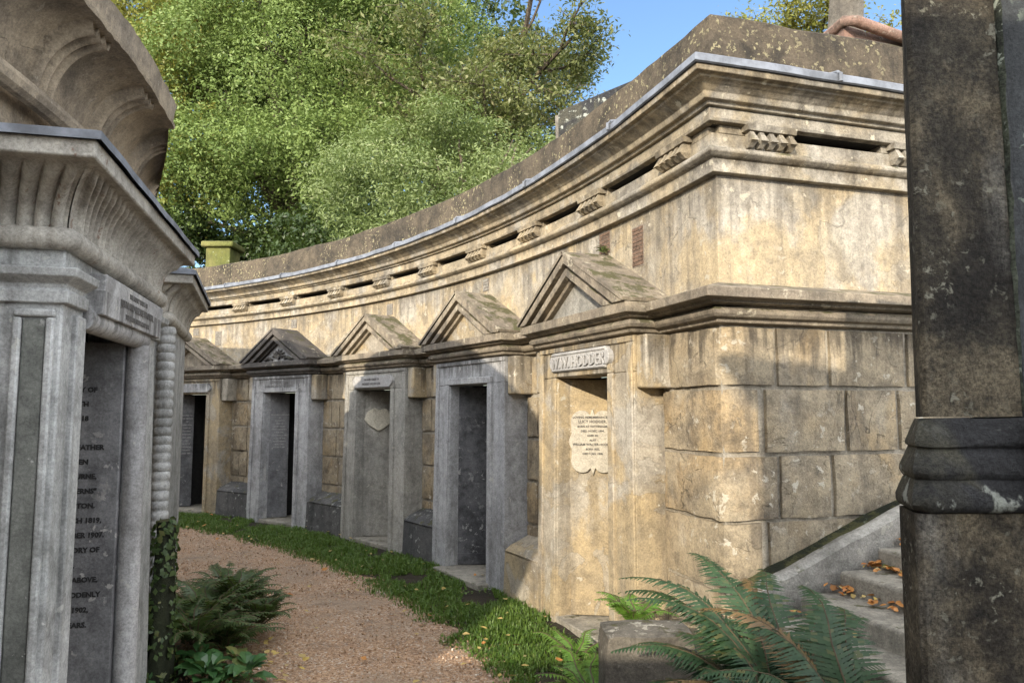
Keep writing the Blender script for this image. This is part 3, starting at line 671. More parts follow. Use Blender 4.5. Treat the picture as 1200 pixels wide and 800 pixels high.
# heart-shaped tablet of portal 3 and shield tablet of portal 5, lying flat on the open leaves
def leaf_panel(p, poly, off, z, thick, mat, name):
    t, leaf, a, b, d, nn = p; n = len(poly); vs = []
    for k in (.0, thick):
        for x, zz in poly: v = a+d*(off+x)+nn*k+Vector((0, 0, z+zz)); vs.append(tuple(v))
    mb = MB().add(vs, [tuple(range(n)), tuple(range(2*n-1, n-1, -1))]+[(i, (i+1) % n, (i+1) % n+n, i+n) for i in range(n)])
    return mb.build(name, mat, t, bevel=.006)
heart = []
for k in range(40):
    w = 2*PI*k/40; x = .17*math.cos(w); z = .125*math.sin(w)
    if z < 0: z *= 1.25*(1-.35*abs(x)/.155); 
    else: z *= (1-.22*max(0, 1-abs(x)/.05))
    heart.append((x+.008*math.sin(5*w), z+.006*math.cos(7*w)))
leaf_panel(p3, heart, .17, 1.50, .03, 'pale_tablet', 'broken_tablet')
sh = []
def arcp(cx, cz, r, a0, a1, n=9):
    for k in range(n+1): w = R_(a0+(a1-a0)*k/n); sh.append((cx+r*math.cos(w), cz+r*math.sin(w)))
W5, H5 = .165, .235
arcp(W5-.085, -H5+.085, .085, -120, 0, 8); sh += [(W5-.006, -.06), (W5+.012, -.02), (W5+.012, .02), (W5-.006, .06)]
arcp(W5-.085, H5-.085, .085, 0, 120, 8); sh += [(.018, H5-.035), (0, H5+.015), (-.018, H5-.035)]
arcp(-W5+.085, H5-.085, .085, 60, 180, 8); sh += [(-W5+.006, .06), (-W5-.012, .02), (-W5-.012, -.02), (-W5+.006, -.06)]
arcp(-W5+.085, -H5+.085, .085, 180, 300, 8); sh += [(-.018, -H5+.035), (0, -H5-.02), (.018, -H5+.035)]
shield = leaf_panel(p5, sh, .175, 1.36, .028, 'marble', 'shield_tablet')
lo = p5[2]+p5[4]*.175+p5[5]*.0295+Vector((0, 0, 1.535))
lettering([('LOVING REMEMBRANCE OF', .024), ('LUCY HODDER,', .030), ('BORN AT TOTTENHAM,', .021), ('DIED 14 DEC. 1894,', .021), ('AGED 58.', .020), ('ALSO', .020), ('WILLIAM WALTER HODDER', .024), ('BORN 1832,', .020), ('DIED 5 JAN. 1908.', .020)], shield, lo, p5[4], .025, .034, 'ink', bold=.0006)

# ------------------------------------------------------------------ inner ring wall with its great cavetto cornice
def ring_frames(t0, t1, c, r, step=1.):
    n = int((t1-t0)/step); return [(P(t1+(t0-t1)*i/n, r, 0, c), (math.cos(R_(t1+(t0-t1)*i/n)), math.sin(R_(t1+(t0-t1)*i/n)))) for i in range(n+1)]
RW = tag(empty('ring_wall', P(10, 9.25, 0, CI)), 'tall inner ring wall with a great overhanging cavetto cornice ribbed by triple rolls', 'ring wall')
def rb(mb, name, mat, **k):
    o = mb.build(name, mat, **k); o.parent = RW; o.matrix_parent_inverse = Matrix.Translation(RW.location).inverted(); return o
rb(MB().sweep(ring_frames(-55, 24, CI, 9.2), [(0, -.05), (0, 3.02), (-.4, 3.02), (-.4, -.05)]), 'wall', 'cavetto')
# torus under the cavetto, bound with bands
def torus_ring():
    mb = MB(); n = 1000; seg = 10; vs = []
    for i in range(n+1):
        th = -40+64*i/n; ph = (th*9.3*PI/180/.055) % 1.
        rr_ = .046*(1+.10*math.sin(PI*ph)**.6)
        for k in range(seg):
            w = 2*PI*k/seg; vs.append(P(th, 9.28+rr_*math.cos(w), 3.0+rr_*math.sin(w), CI))
    return mb.add(vs, [(i*seg+k, i*seg+(k+1) % seg, (i+1)*seg+(k+1) % seg, (i+1)*seg+k) for i in range(n) for k in range(seg)])
rb(torus_ring(), 'torus_moulding', 'cavetto')
def cavetto_surf(t0, t1, z0, z1, r0, r1, ribs, c, nstep, tmap, bump=.02, rows=12, under=.5):
    """concave flare; ribs = function of th -> outward relief"""
    vs = []
    for i in range(nstep+1):
        th = t0+(t1-t0)*i/nstep; rl = ribs(th)
        for j in range(rows+1):
            a = PI/2*j/rows
            r = r0+(r1-r0)*(1-math.cos(a)); z = z0+(z1-z0)*math.sin(a)
            nr, nz = math.cos(a), -math.sin(a)
            r += nr*rl; z += nz*rl
            vs.append(tmap(th, r, z))
    n = rows+1
    return MB().add(vs, [(i*n+j, i*n+j+1, (i+1)*n+j+1, (i+1)*n+j) for i in range(nstep) for j in range(rows)])
def big_ribs(th):
    d = ((th-9.9+2.15*20) % 4.3)-2.15      # groups every ~.7 m
    m = d*9.4*PI/180
    if abs(m) > .105: return 0
    return .058*abs(math.sin((m+.105)/.21*3*PI))**.7
rb(cavetto_surf(-30, 24.1, 3.035, 3.385, 9.22, 9.51, big_ribs, CI, 1800, lambda t, r, z: P(min(t, 15.1+9*max(0, 1-(r-9.22)/.29)), r, z, CI)), 'cavetto', 'cavetto', smooth=60)
def ring_fascia():
    fr = ring_frames(-40, 15.1, CI, 9.2, .25); mb = MB(); pr = [(.20, 3.386), (.345, 3.380), (.35, 3.40), (.335, 3.408), (.345, 3.50), (.352, 3.535), (.30, 3.55), (-.4, 3.57), (-.4, 3.386)]; n = len(pr); vs = []
    for o, d in fr:
        for p, z in pr:
            w = .007*noise.noise(Vector((o[0]*5, o[1]*5, z*3)))+.006*noise.noise(Vector((o[0]*19, o[1]*19, z*3)))
            vs.append((o[0]+d[0]*(p+(w if p > .2 else 0)), o[1]+d[1]*(p+(w if p > .2 else 0)), z+w))
    return mb.add(vs, [(i*n+j, i*n+(j+1) % n, (i+1)*n+(j+1) % n, (i+1)*n+j) for i in range(len(fr)-1) for j in range(n)]+[tuple(range(n)), tuple((len(fr)-1)*n+j for j in range(n))])
rb(ring_fascia(), 'fascia', 'cavetto')

ec = MB(); cvp = [(9.22+.29*(1-math.cos(PI/2*j/12)), 3.035+.35*math.sin(PI/2*j/12)) for j in range(13)]
lim = lambda r: 15.1+9*max(0, 1-(r-9.22)/.29)
ec.add([P(lim(r), r, z, CI) for r, z in cvp]+[P(lim(r)*.6+15.1*.4, 8.75, z+.005, CI) for r, z in cvp], [(j, j+1, j+14, j+13) for j in range(12)]); rb(ec, 'cornice_end', 'cavetto')
rb(MB().sweep(ring_frames(24, 75, CI, 8.5), [(0, -.05), (0, 3.0), (.25, 3.38), (.27, 3.55), (-.4, 3.6), (-.4, -.05)]), 'rear_wall', 'cavetto')
# ------------------------------------------------------------------ Egyptian tombs of the inner ring
def egypt_tomb(o, ang, label, L, rim0, rim1, depth, body0, body1, zb=0., door=True, rope=False, flare=.15):
    """local x = along the facade (away from the camera), local -y = outwards; origin on the facade plane at s=0"""
    t = empty('egyptian_tomb', o, R_(ang)); tag(t, label, 'tomb', 'tombs along the inner ring')
    # local x axis = facade direction; outward normal = (x rotated -90) = -y
    ZT = 2.20                                  # underside of the fluted cornice
    d0, d1, dz = .58, 1.42, 1.92
    bd = MB()
    def batt(x0, x1, y0, y1, z0, z1, bx0=0, bx1=0): bd.hexa([(x0-bx0, y0, z0), (x1+bx1, y0, z0), (x1+bx1, y1, z0), (x0-bx0, y1, z0)], [(x0, y0, z1), (x1, y0, z1), (x1, y1, z1), (x0, y1, z1)])
    if door:
        batt(body0, d0, 0, depth, -.05, 2.0, 0, .02); batt(d1+.10, body1, 0, depth, -.05, 2.0, -.04, .20)
        bd.box(body0+.001, body1-.001, .001, depth, 2.0005, ZT)
    else: batt(body0, body1, 0, depth, -.05, ZT, 0, .05)
    bd.build('body', 'egypt', t, bevel=.008)
    # recessed dark panel with its edge mouldings on the near end
    if door:
        pn = MB(); pn.box(body0-.012, body0+.02, .05, .125, -.02, 1.93); pn.build('end_panel', 'egypt_dark', t, bevel=.006)
        pm = MB()
        for y0, y1 in ((.02, .048), (.127, .155)): pm.box(body0-.022, body0+.02, y0, y1, -.02, 1.935)
        pm.box(body0-.022, body0+.02, .02, .155, 1.937, 1.965); pm.build('panel_moulding', 'egypt', t, bevel=.008)
        # capital of the corner pilaster
        cp = MB()
        pr = [(.0, 1.985), (.022, 1.99), (.024, 2.035), (.012, 2.042), (.014, 2.06), (.055, 2.085), (.06, 2.115), (.0, 2.118)]
        cp.sweep([((body0, depth), (-1, 0)), ((body0, 0), (-1, -1)), ((body0+.22, 0), (0, -1))], pr)
        cp.build('capital', 'egypt', t, bevel=.004)
        cp2 = MB(); cp2.sweep([((body1-.12, 0), (0, -1)), ((body1+.01, 0), (1, -1)), ((body1+.01, depth), (1, 0))], pr); cp2.build('capital', 'egypt', t, bevel=.004)
        # round roll mouldings framing the opening
        rl = MB(); rl.tube([(d1+.075, -.0, -.05), (d1+.06, .0, 1.0), (d1+.055, .0, dz+.01)], .055, 14)
        rl.tube([(d0-.02, .005, dz+.045), (d1+.115, .005, dz+.045)], .05, 14)
        rl.build('door_roll', 'grey', t, smooth=50)
        jm = MB(); jm.box(d0-.14, d0-.035, -.02, .01, -.05, 1.96); jm.build('door_jamb', 'egypt', t, bevel=.006)
        # lintel tablet, tipped forward
        lt = MB(); lt.hexa([(.60, -.062, 1.985), (1.66, -.062, 1.985), (1.66, .02, 1.985), (.60, .02, 1.985)], [(.62, -.065, 2.155), (1.70, -.065, 2.155), (1.70, .02, 2.155), (.62, .02, 2.155)])
        lto = lt.build('lintel_tablet', 'grey', t, bevel=.005)
        lettering([('THE FAMILY VAULT OF', .034), ('JOHN AND ELIZABETH OVEN,', .046), ('THE FERNS, UPPER CLAPTON.', .034)], lto, (1.16, -.066, 2.105), (1, 0, 0), .045, .050, 'ink_grey')
        # passage and open inscribed leaf
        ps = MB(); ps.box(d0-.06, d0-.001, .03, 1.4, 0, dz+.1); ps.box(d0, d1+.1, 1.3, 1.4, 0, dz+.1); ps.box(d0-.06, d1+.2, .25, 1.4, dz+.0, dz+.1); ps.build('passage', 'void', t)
        MB().box(d0-.05, d1+.2, -.05, 1.3, -.05, .10).build('threshold', 'step', t, bevel=.01)
        lf = MB(); lf.box(d1+.0, d1+.08, .05, .85, .1, dz+.02); leaf = lf.build('door_leaf', 'slab', t, bevel=.006)
        lines = ['', 'IN MEMORY OF', 'ELIZABETH', 'BORN 1818', '', 'ALSO OF MY FATHER', 'JOHN OVEN', 'OF EASTBOURNE,', 'AND "THE FERNS"', 'UPPER CLAPTON.', 'BORN 4 MARCH 1819,', 'DIED 9 DECEMBER 1907.', 'ALSO IN MEMORY OF', 'CLARA,', 'WIFE OF THE ABOVE,', 'WHO DIED SUDDENLY', '4 JANUARY 1902,', 'AGED 72 YEARS.']
        lettering(lines, leaf, (d1-.0015, .285, 1.76), (0, -1, 0), .034, .0715, 'ink', depth=.001, bold=.0016, wide=1.0)
    # torus with bands
    def rope_pts(pts, r):
        mb = MB(); pts = [Vector(p) for p in pts]; fine = []; rad = []
        for a, b in zip(pts[:-1], pts[1:]):
            n = max(4, int((b-a).length/.008))
            for k in range(n): fine.append(a+(b-a)*k/n)
        fine.append(pts[-1]); acc = 0
        for i, p in enumerate(fine):
            if i: acc += (p-fine[i-1]).length
            rad.append(r*(.86+.16*abs(math.sin(PI*acc/.052))**.5))
        return mb.tube(fine, rad, 10)
    rope_pts([(body0-.01, depth, ZT+.03), (body0-.01, -.005, ZT+.03), (body1+.06, -.005, ZT+.03), (body1+.06, depth, ZT+.03)], .044).build('torus_moulding', 'egypt_warm', t, smooth=50)
    if rope:
        mb = MB(); fine = []; rad = []
        for i in range(260):
            z = -.05+2.22*i/259; fine.append((body0, 0, z)); rad.append(.058*(.80+.24*abs(math.sin(PI*z/.062+.35*math.sin(z*9)))**.55))
        mb.tube(fine, rad, 12).build('corner_roll', 'egypt', t, smooth=50)
    # fluted cavetto: near end, facade, far end
    z0, z1 = ZT+.065, 2.46
    fx0, fx1, fy = rim0, rim1, -flare
    cv = MB()
    def flute(side):
        # side lines: lower line points -> upper line points
        if side == 'front': A0, A1, B0, B1 = (body0, 0), (body1+.05, 0), (fx0+.02, fy), (fx1-.02, fy)
        elif side == 'near': A0, A1, B0, B1 = (body0, depth), (body0, 0), (fx0+.02, depth), (fx0+.02, fy)
        else: A0, A1, B0, B1 = (body1+.05, 0), (body1+.05, depth), (fx1-.02, fy), (fx1-.02, depth)
        ln = math.hypot(A1[0]-A0[0], A1[1]-A0[1]); nfl = max(4, int(ln/.055)); per = 8; n = nfl*per; rows = 9; vs = []
        dx, dy = (A1[0]-A0[0])/ln, (A1[1]-A0[1])/ln; nx, ny = dy, -dx
        for i in range(n+1):
            u = i/n; rl = .030*abs(math.sin(PI*u*nfl))**.8
            if u < .03 or u > .97: rl = .004
            for j in range(rows+1):
                a = PI/2*j/rows; f = 1-math.cos(a)
                x = (A0[0]*(1-f)+B0[0]*f)*(1-u)+(A1[0]*(1-f)+B1[0]*f)*u; y = (A0[1]*(1-f)+B0[1]*f)*(1-u)+(A1[1]*(1-f)+B1[1]*f)*u
                z = z0+(z1-z0)*math.sin(a)
                e = 1 if j < rows-1 else .0
                vs.append((x+nx*rl*math.cos(a)*e, y+ny*rl*math.cos(a)*e, z-rl*math.sin(a)*e))
        cv.add(vs, [(i*(rows+1)+j, (i+1)*(rows+1)+j, (i+1)*(rows+1)+j+1, i*(rows+1)+j+1) for i in range(n) for j in range(rows)])
    for s_ in ('front', 'near', 'far'): flute(s_)
    cv.build('fluted_cornice', 'egypt_warm', t, smooth=70)
    fb = MB(); fb.box(fx0, fx1, fy-.015, depth, z1-.002, 2.525)
    fb.build('cornice_slab', 'egypt_warm', t, bevel=.008)
    ld = MB(); N = 24; vs = []
    ring = [(fx0-.02, depth, 0), (fx0-.02, fy-.035, 0)]+[(fx0-.02+(fx1-fx0+.04)*k/N, fy-.035, 0) for k in range(1, N)]+[(fx1+.02, fy-.035, 0), (fx1+.02, depth, 0)]
    m = len(ring)
    for zz, ins in ((2.518, 0), (2.548, 0), (2.556, .02), (2.60, .16)):
        for (x, y, _) in ring:
            cx = (fx0+fx1)/2; w = .008*noise.noise(Vector((x*5, y*5, zz*2+ang)))
            vs.append((x+(ins if x < cx else -ins)*(1 if abs(x-cx) > .3 else 0), y+ins if y < depth-.01 else y, zz+w))
    ld.add(vs, [(k*m+i, k*m+i+1, (k+1)*m+i+1, (k+1)*m+i) for k in range(3) for i in range(m-1)]+[tuple(3*m+i for i in range(m))])
    ld.build('lead_cap', 'lead', t)
    return t
AL = 104.2
ax = (math.cos(R_(AL)), math.sin(R_(AL))); nm = (ax[1], -ax[0])
p0 = (-1.43-.15*nm[0], 2.40-.15*nm[1])
egypt_tomb((p0[0], p0[1], 0), AL, 'large grey Egyptian tomb with fluted cornice and black lettering inside its door', 2.0, .04, 2.02, .62, .33, 1.84)
AL2 = 109.
a2 = (math.cos(R_(AL2)), math.sin(R_(AL2)))
q0 = (-2.37, 5.0)
egypt_tomb((q0[0], q0[1], 0), AL2, 'smaller Egyptian tomb with a rope-bound corner roll, just behind the large one', 1.4, -.10, 1.5, .6, .06, 1.4, door=False, rope=True)
# mossy stump of wall between the two tombs
mp = MB(); N = 10; vs = []
for i in range(N+1):
    z = -.05+1.0*i/N
    for k in range(12):
        w = 2*PI*k/12; r = .055*(1+.35*noise.noise(Vector((math.cos(w)*2, math.sin(w)*2, z*5))))*(1.15-.3*i/N); vs.append((-2.045+r*math.cos(w), 4.42+r*1.6*math.sin(w), z))
mp.add(vs, [(i*12+k, i*12+(k+1) % 12, (i+1)*12+(k+1) % 12, (i+1)*12+k) for i in range(N) for k in range(12)]+[tuple(N*12+k for k in range(12))])
mpo = tag(mp.build('mossy_post', 'mossy_dark', smooth=60), 'dark mossy, ivy-covered stone post at the foot of the large Egyptian tomb', 'post')
MP_IVY = mpo

# ------------------------------------------------------------------ right-hand pillar and pier
pl = tag(empty('pillar', (1.20, 1.95, 0)), 'dark lichen-spotted chamfered pillar with a black moulded base ring at the right edge', 'pillar')
def pil(mb, levels, sub=5, amp=.004):
    vs = []; n = None
    for (z, xl, xr, yf, ch) in levels:
        key = [(xl+.036, .06), (xl, yf+ch*.5), (xl+ch*.5, yf), (xr, yf), (xr, .06)]; ring = []
        for (a, b) in zip(key, key[1:]+key[:1]):
            for k in range(sub): ring.append((a[0]+(b[0]-a[0])*k/sub, a[1]+(b[1]-a[1])*k/sub))
        n = len(ring)
        for x, y in ring:
            q = Vector((x*9, y*9, z*9)); w = noise.noise(q)*amp+noise.noise(q*3)*amp*.5
            vs.append((x-1.20-w, y-w, z+w*.6))
    L_ = len(levels)
    mb.add(vs, [(i*n+k, i*n+(k+1) % n, (i+1)*n+(k+1) % n, (i+1)*n+k) for i in range(L_-1) for k in range(n)]+[tuple(range(n)), tuple((L_-1)*n+k for k in range(n))])
sh_ = MB(); pil(sh_, [(1.582+(2.95-1.582)*k/30, 1.063+.02*k/30, 1.315, -.05+.015*k/30, .02) for k in range(31)]); sh_.build('shaft', 'pillar', pl, smooth=40)
bs = MB(); lv = []
for z, out in [(1.578, .0), (1.560, .008), (1.535, .020), (1.518, .027), (1.508, .026), (1.503, .018), (1.500, .020), (1.478, .032), (1.455, .044), (1.440, .045), (1.428, .038), (1.424, .034), (1.420, .038), (1.400, .048), (1.378, .058), (1.362, .059), (1.350, .052), (1.345, .042)]:
    lv.append((z, 1.058-out, 1.318, -.055-out, .05))
pil(bs, lv[::-1], 7, .007); bs.build('base_moulding', 'pillar_black', pl, smooth=50)
lo_ = MB(); pil(lo_, [(-.05+1.393*k/24, .996+.012*k/24, 1.31, -.095, .02) for k in range(25)]); lo_.build('pedestal', 'pillar', pl, smooth=40)
pr_ = tag(empty('pier', (1.5, 2.0, 0)), 'smooth black stone pier at the right edge behind the pillar', 'pier')
a = MB(); a.hexa([(-.205, -.10, -.05), (.9, -.10, -.05), (.9, .12, -.05), (-.205, .12, -.05)], [(-.190, -.10, 1.31), (.9, -.10, 1.31), (.9, .12, 1.31), (-.190, .12, 1.31)]); a.build('pier_base', 'pier', pr_, bevel=.015)
a = MB(); a.hexa([(-.182, -.085, 1.312), (.9, -.085, 1.312), (.9, .12, 1.312), (-.182, .12, 1.312)], [(-.172, -.077, 2.95), (.9, -.077, 2.95), (.9, .12, 2.95), (-.172, .12, 2.95)]); a.build('pier_shaft', 'pier', pr_, bevel=.015)

sm = MB(); vs = []; N = 90
for i in range(N+1):
    z = .3+2.64*i/N; w = .004+.010*abs(noise.noise(Vector((z*7, 2, 0))))+.010*noise.noise(Vector((z*19, 4, 0))); x = 1.318+.012*(z-1.5)*.5+.006*noise.noise(Vector((z*11, 7, 1))); yf_ = 1.907 if z > 1.6 else (1.862 if z < 1.34 else 1.83)
    vs += [(x-w, yf_-.0, z), (x, yf_-.012-.006*noise.noise(Vector((z*23, 0, 3))), z), (x+w*.8, yf_-.0, z), (x, yf_+.05, z)]
sm.add(vs, [(i*4+k, i*4+(k+1) % 4, (i+1)*4+(k+1) % 4, (i+1)*4+k) for i in range(N) for k in range(4)])
o = sm.build('lichen_seam', 'seam', pl, smooth=60); o.matrix_parent_inverse = Matrix.Translation(pl.location).inverted()
# ------------------------------------------------------------------ steps, curb, block
rd = Vector((rdir[0], rdir[1], 0)); rn = Vector((rnrm[0], rnrm[1], 0)); c0 = Vector((*ret_pt(0), 0))
def S(s, n, z): v = c0+rd*s+rn*n; return (v.x, v.y, z)
ST = tag(empty('stone_stairs', S(0, .6, 0)), 'worn stone stairs climbing to the right beside the terrace, strewn with orange leaves', 'stairs')
def stp(mb, name, mat, par=ST, **k):
    o = mb.build(name, mat, **k); o.parent = par; o.matrix_parent_inverse = Matrix.Translation(par.location).inverted(); return o
step_s = []
for k in range(-3, 7):
    s0 = .74+.25*(k-3); zt = .86+.105*(k-3); n1 = 2.2
    mb = MB(); nseg = 8; vs = []
    s1 = s0+.25+.04
    wob = [.012*noise.noise(Vector((k*3.1, j*.9, 0))) for j in range(nseg+1)]
    for j in range(nseg+1):
        n_ = .30+(n1-.30)*j/nseg; w = wob[j]
        vs += [S(s0+w, n_, zt-.26), S(s0+w, n_, zt-.012+w*.4), S(s0+.012+w, n_, zt+w*.4), S(s1, n_, zt+w*.3), S(s1, n_, zt-.26)]
    mb.add(vs, [(j*5+i, j*5+(i+1) % 5, (j+1)*5+(i+1) % 5, (j+1)*5+i) for j in range(nseg) for i in range(5)]+[(0, 1, 2, 3, 4), tuple(nseg*5+i for i in range(5))])
    stp(mb, 'step', 'step', bevel=.006); step_s.append((s0, zt))
cb = MB(); vs = []; N = 30
for i in range(N+1):
    s = -.02+2.6*i/N; z = .70+.385*(s-.09)
    w = .012*noise.noise(Vector((s*6, 0, 0)))+.006*noise.noise(Vector((s*17, 3, 0)))
    z = max(z, .50)
    vs += [S(s, .165, z-.35), S(s, .165+w*.3, z-.01+w), S(s, .185, z+.012+w), S(s, .232, z+.012+w), S(s, .262+w*.4, z-.012+w), S(s, .262, z-.35)]
cb.add(vs, [(i*6+k, i*6+(k+1) % 6, (i+1)*6+(k+1) % 6, (i+1)*6+k) for i in range(N) for k in range(6)]+[tuple(range(6)), tuple(N*6+k for k in range(6))])
stp(cb, 'curb', 'curb', smooth=50)
fil = MB(); fil.hexa([S(.05, .02, -.05), S(3.3, .02, -.05), S(3.3, .163, -.05), S(.05, .163, -.05)], [S(.05, .02, .66), S(3.3, .02, 1.92), S(3.3, .163, 1.88), S(.05, .163, .62)]); stp(fil, 'moss_bank', 'mossy_dark')
blk = MB(); vs = []
NX, NY, NZ = 12, 6, 8
bm_ = bmesh.new(); bmesh.ops.create_cube(bm_, size=1); bmesh.ops.subdivide_edges(bm_, edges=bm_.edges, cuts=7, use_grid_fill=True)
for v in bm_.verts:
    q = Vector((.43+(v.co.x+.5)*.43, 3.52+(v.co.y+.5)*.30, -.05+(v.co.z+.5)*.605))
    ed = sum(1 for c in v.co if abs(abs(c)-.5) < 1e-4)
    nv = Vector((v.co.x, v.co.y, v.co.z)); q -= Vector((math.copysign(.008, v.co.x) if abs(v.co.x) > .49 else 0, math.copysign(.008, v.co.y) if abs(v.co.y) > .49 else 0, .008 if v.co.z > .49 else 0))*(ed-1)
    q += Vector([noise.noise(q*5+Vector((i*9, 0, 0)))*.014+noise.noise(q*17+Vector((i*9, 0, 0)))*.005 for i in range(3)])
    v.co = q
me = bpy.data.meshes.new('kerb_block'); bm_.to_mesh(me); bm_.free(); finish(me, 50); me.materials.append(M['block'])
o = bpy.data.objects.new('kerb_block', me); col.objects.link(o); tag(o, 'weathered brown stone block at the foot of the stairs between grass and ferns', 'stone block')

# ------------------------------------------------------------------ things on the high ground
def px(u, v, Y):
    """world point seen at photo pixel (u,v) at depth Y (used once, to set far things on the bank)"""
    a_ = .0927; x = (u-600)/860.; y = -(v-400)/860.; ca, sa = math.cos(a_), math.sin(a_)
    d = (x, ca-y*sa, sa+y*ca); k = Y/d[1]; return (d[0]*k, Y, 1.6+d[2]*k)
def mossy_tomb(x, y):
    t = tag(empty('mossy_monument', (x, y, 3.5)), 'yellow-green mossy stone monument in the shade under the trees beyond the far wall', 'monument')
    MB().box(-.22, .22, -.25, .25, 0, 1.02).build('base', 'mossy', t, bevel=.02); MB().box(-.29, .29, -.32, .32, 1.021, 1.13).build('slab', 'mossy', t, bevel=.03)
    return t
mossy_tomb(px(262, 290, 13.3)[0], 13.3)
kt = tag(empty('granite_grave_kerb', (4.1, 7.6, 0)), 'polished pink granite grave kerb above the parapet at upper right', 'grave kerb')
# low hipped frame of round-topped granite seen over the parapet
kt.location = (0, 0, 0)
ka, kb_, kc, kd = Vector(px(952, 58, 6.9)), Vector(px(990, 25, 6.3)), Vector(px(1003, 25, 6.25)), Vector(px(1085, 54, 6.6))
kt.location = (kb_.x, kb_.y, 3.5); kl = kt.location
gk = MB(); gk.tube([ka-kl, kb_-kl, kc-kl, kd-kl], .05, 12); gk.build('kerb_roll', 'granite', kt, smooth=50)
dn = Vector((0, 0, 1.2)); bk = Vector((.1, .9, 0)); e = Vector((0, .03, -.02))
gb = MB(); gb.hexa([ka+e-dn-kl, kb_+e-dn-kl, kd+e-dn-kl, kd+bk-dn-kl], [ka+e-kl, kb_+e-kl, kd+e-kl, kd+bk-kl]); gb.build('kerb_body', 'granite', kt)
hs = MB(); hs.hexa([(-.5, -.4, 0), (.6, -.4, 0), (.6, .5, 0), (-.5, .5, 0)], [(.25, -.3, .75), (.6, -.3, .8), (.6, .4, .8), (.25, .4, .75)])
o = hs.build('sloping_headstone', 'curb', None, bevel=.02, loc=(4.05, 7.2, 4.35)); tag(o, 'pale sloping gravestone beside the pink granite kerb, cut off by the dark pillar', 'gravestone')
cl = Vector(px(654, 130, 9.0)); cr = Vector(px(745, 92, 8.4)); cz = 3.5
rfb = MB(); bk = Vector((.3, 1.1, 0)); rfb.hexa([(cl.x, cl.y, cz), (cr.x, cr.y, cz), (cr.x+.3, cr.y+1.1, cz), (cl.x+.3, cl.y+1.1, cz)], [cl, cr, cr+bk, cl+bk])
o = rfb.build('tomb_chest', 'pillar_black', None, bevel=.02); tag(o, 'black chest tomb rising behind the middle of the curved parapet', 'chest tomb')
ds = MB(); ds.tube([(0, 0, 0), (.02, 0, 1.2), (-.02, .0, 2.05)], [.06, .05, .035], 7)
o = ds.build('bare_pole', 'bark_grey', None, loc=(px(655, 130, 9.6)[0], 9.6, 3.5)); tag(o, 'pale bare stem standing just left of the black chest tomb', 'stem')

# ------------------------------------------------------------------ trees
def leaf_quads(C, N, size, asp=.45, fold=.0):
    """C centres (n,3), N preferred normals (n,3) -> quads (n,4,3)"""
    n = len(C)
    N = N/np.maximum(np.linalg.norm(N, axis=1, keepdims=True), 1e-6)
    r = rng.normal(size=(n, 3)); U = np.cross(N, r); U /= np.maximum(np.linalg.norm(U, axis=1, keepdims=True), 1e-6)
    W = np.cross(N, U)
    s = size*(.65+.7*rng.random((n, 1)))
    tip = C+U*s; b = C-U*s*.9; l = C+W*s*asp+U*s*.1+N*s*.12; rr = C-W*s*asp+U*s*.1+N*s*.12
    return np.stack([b, rr, tip, l], axis=1)
def crown_points(lobes, nclump, per, csize, seed, inner=.18, flat=1.):
    g = np.random.default_rng(seed); L = np.array(lobes, float)
    vol = (L[:, 3]*L[:, 4]+L[:, 4]*L[:, 5]+L[:, 3]*L[:, 5]); idx = g.choice(len(L), nclump, p=vol/vol.sum())
    d = g.normal(size=(nclump, 3)); d /= np.linalg.norm(d, axis=1, keepdims=True)
    lump = 1+.16*np.sin(d[:, :1]*5+idx[:, None])+.13*np.sin(d[:, 1:2]*7+idx[:, None]*2)+.12*np.sin(d[:, 2:]*6+1)
    rad = np.where(g.random((nclump, 1)) < inner, g.uniform(.3, .8, (nclump, 1)), g.uniform(.82, 1.04, (nclump, 1)))
    c = L[idx, :3]+d*L[idx, 3:6]*rad*lump
    # thin clumps where low-frequency noise leaves holes
    keep = np.array([noise.noise(Vector(p)*.75+Vector((seed, 0, 0))) > -.24 for p in c])
    c = c[keep]; d = d[keep]; nc = len(c)
    sz = csize*g.uniform(.55, 1.45, (nc, 1, 1))
    # every clump is a small leafy dome: leaves sit on its outer shell
    q = g.normal(size=(nc, per, 3)); q /= np.linalg.norm(q, axis=2, keepdims=True)
    q = q+d[:, None, :]*.45+np.array([0, 0, .25]); q /= np.linalg.norm(q, axis=2, keepdims=True)
    off = q*sz*g.uniform(.55, 1.12, (nc, per, 1))*np.array([1.15, 1.15, .8])
    pts = (c[:, None, :]+off).reshape(-1, 3)
    nr = (q*.8+np.array([0, 0, .45])+g.normal(size=(nc, per, 3))*.5).reshape(-1, 3)
    clr = (g.random((nc, 1))*.62+g.random((nc, per))*.38).reshape(-1)
    return pts, nr, clr
def limbs(mb, base, tips, r0, seed, wob=.25):
    g = random.Random(seed); b = Vector(base)
    for tp in tips:
        tp = Vector(tp); pts = []; n = 9
        for i in range(n+1):
            u = i/n; p = b.lerp(tp, u); p.z += math.sin(u*PI)*.12*(tp-b).length*.5
            p += Vector((g.uniform(-1, 1), g.uniform(-1, 1), g.uniform(-1, 1)))*wob*(u*(1-u))*1.4
            pts.append(p)
        mb.tube(pts, [max(.012, r0*(1-.9*i/n)) for i in range(n+1)], 7)
        for k in range(3):
            q = pts[g.randint(3, 7)]; e = q+Vector((g.uniform(-1, 1), g.uniform(-1, 1), g.uniform(-.1, .9)))*(tp-b).length*.25
            mb.tube([q, q.lerp(e, .5)+Vector((0, 0, .08)), e], [r0*.3, r0*.2, .008], 5)
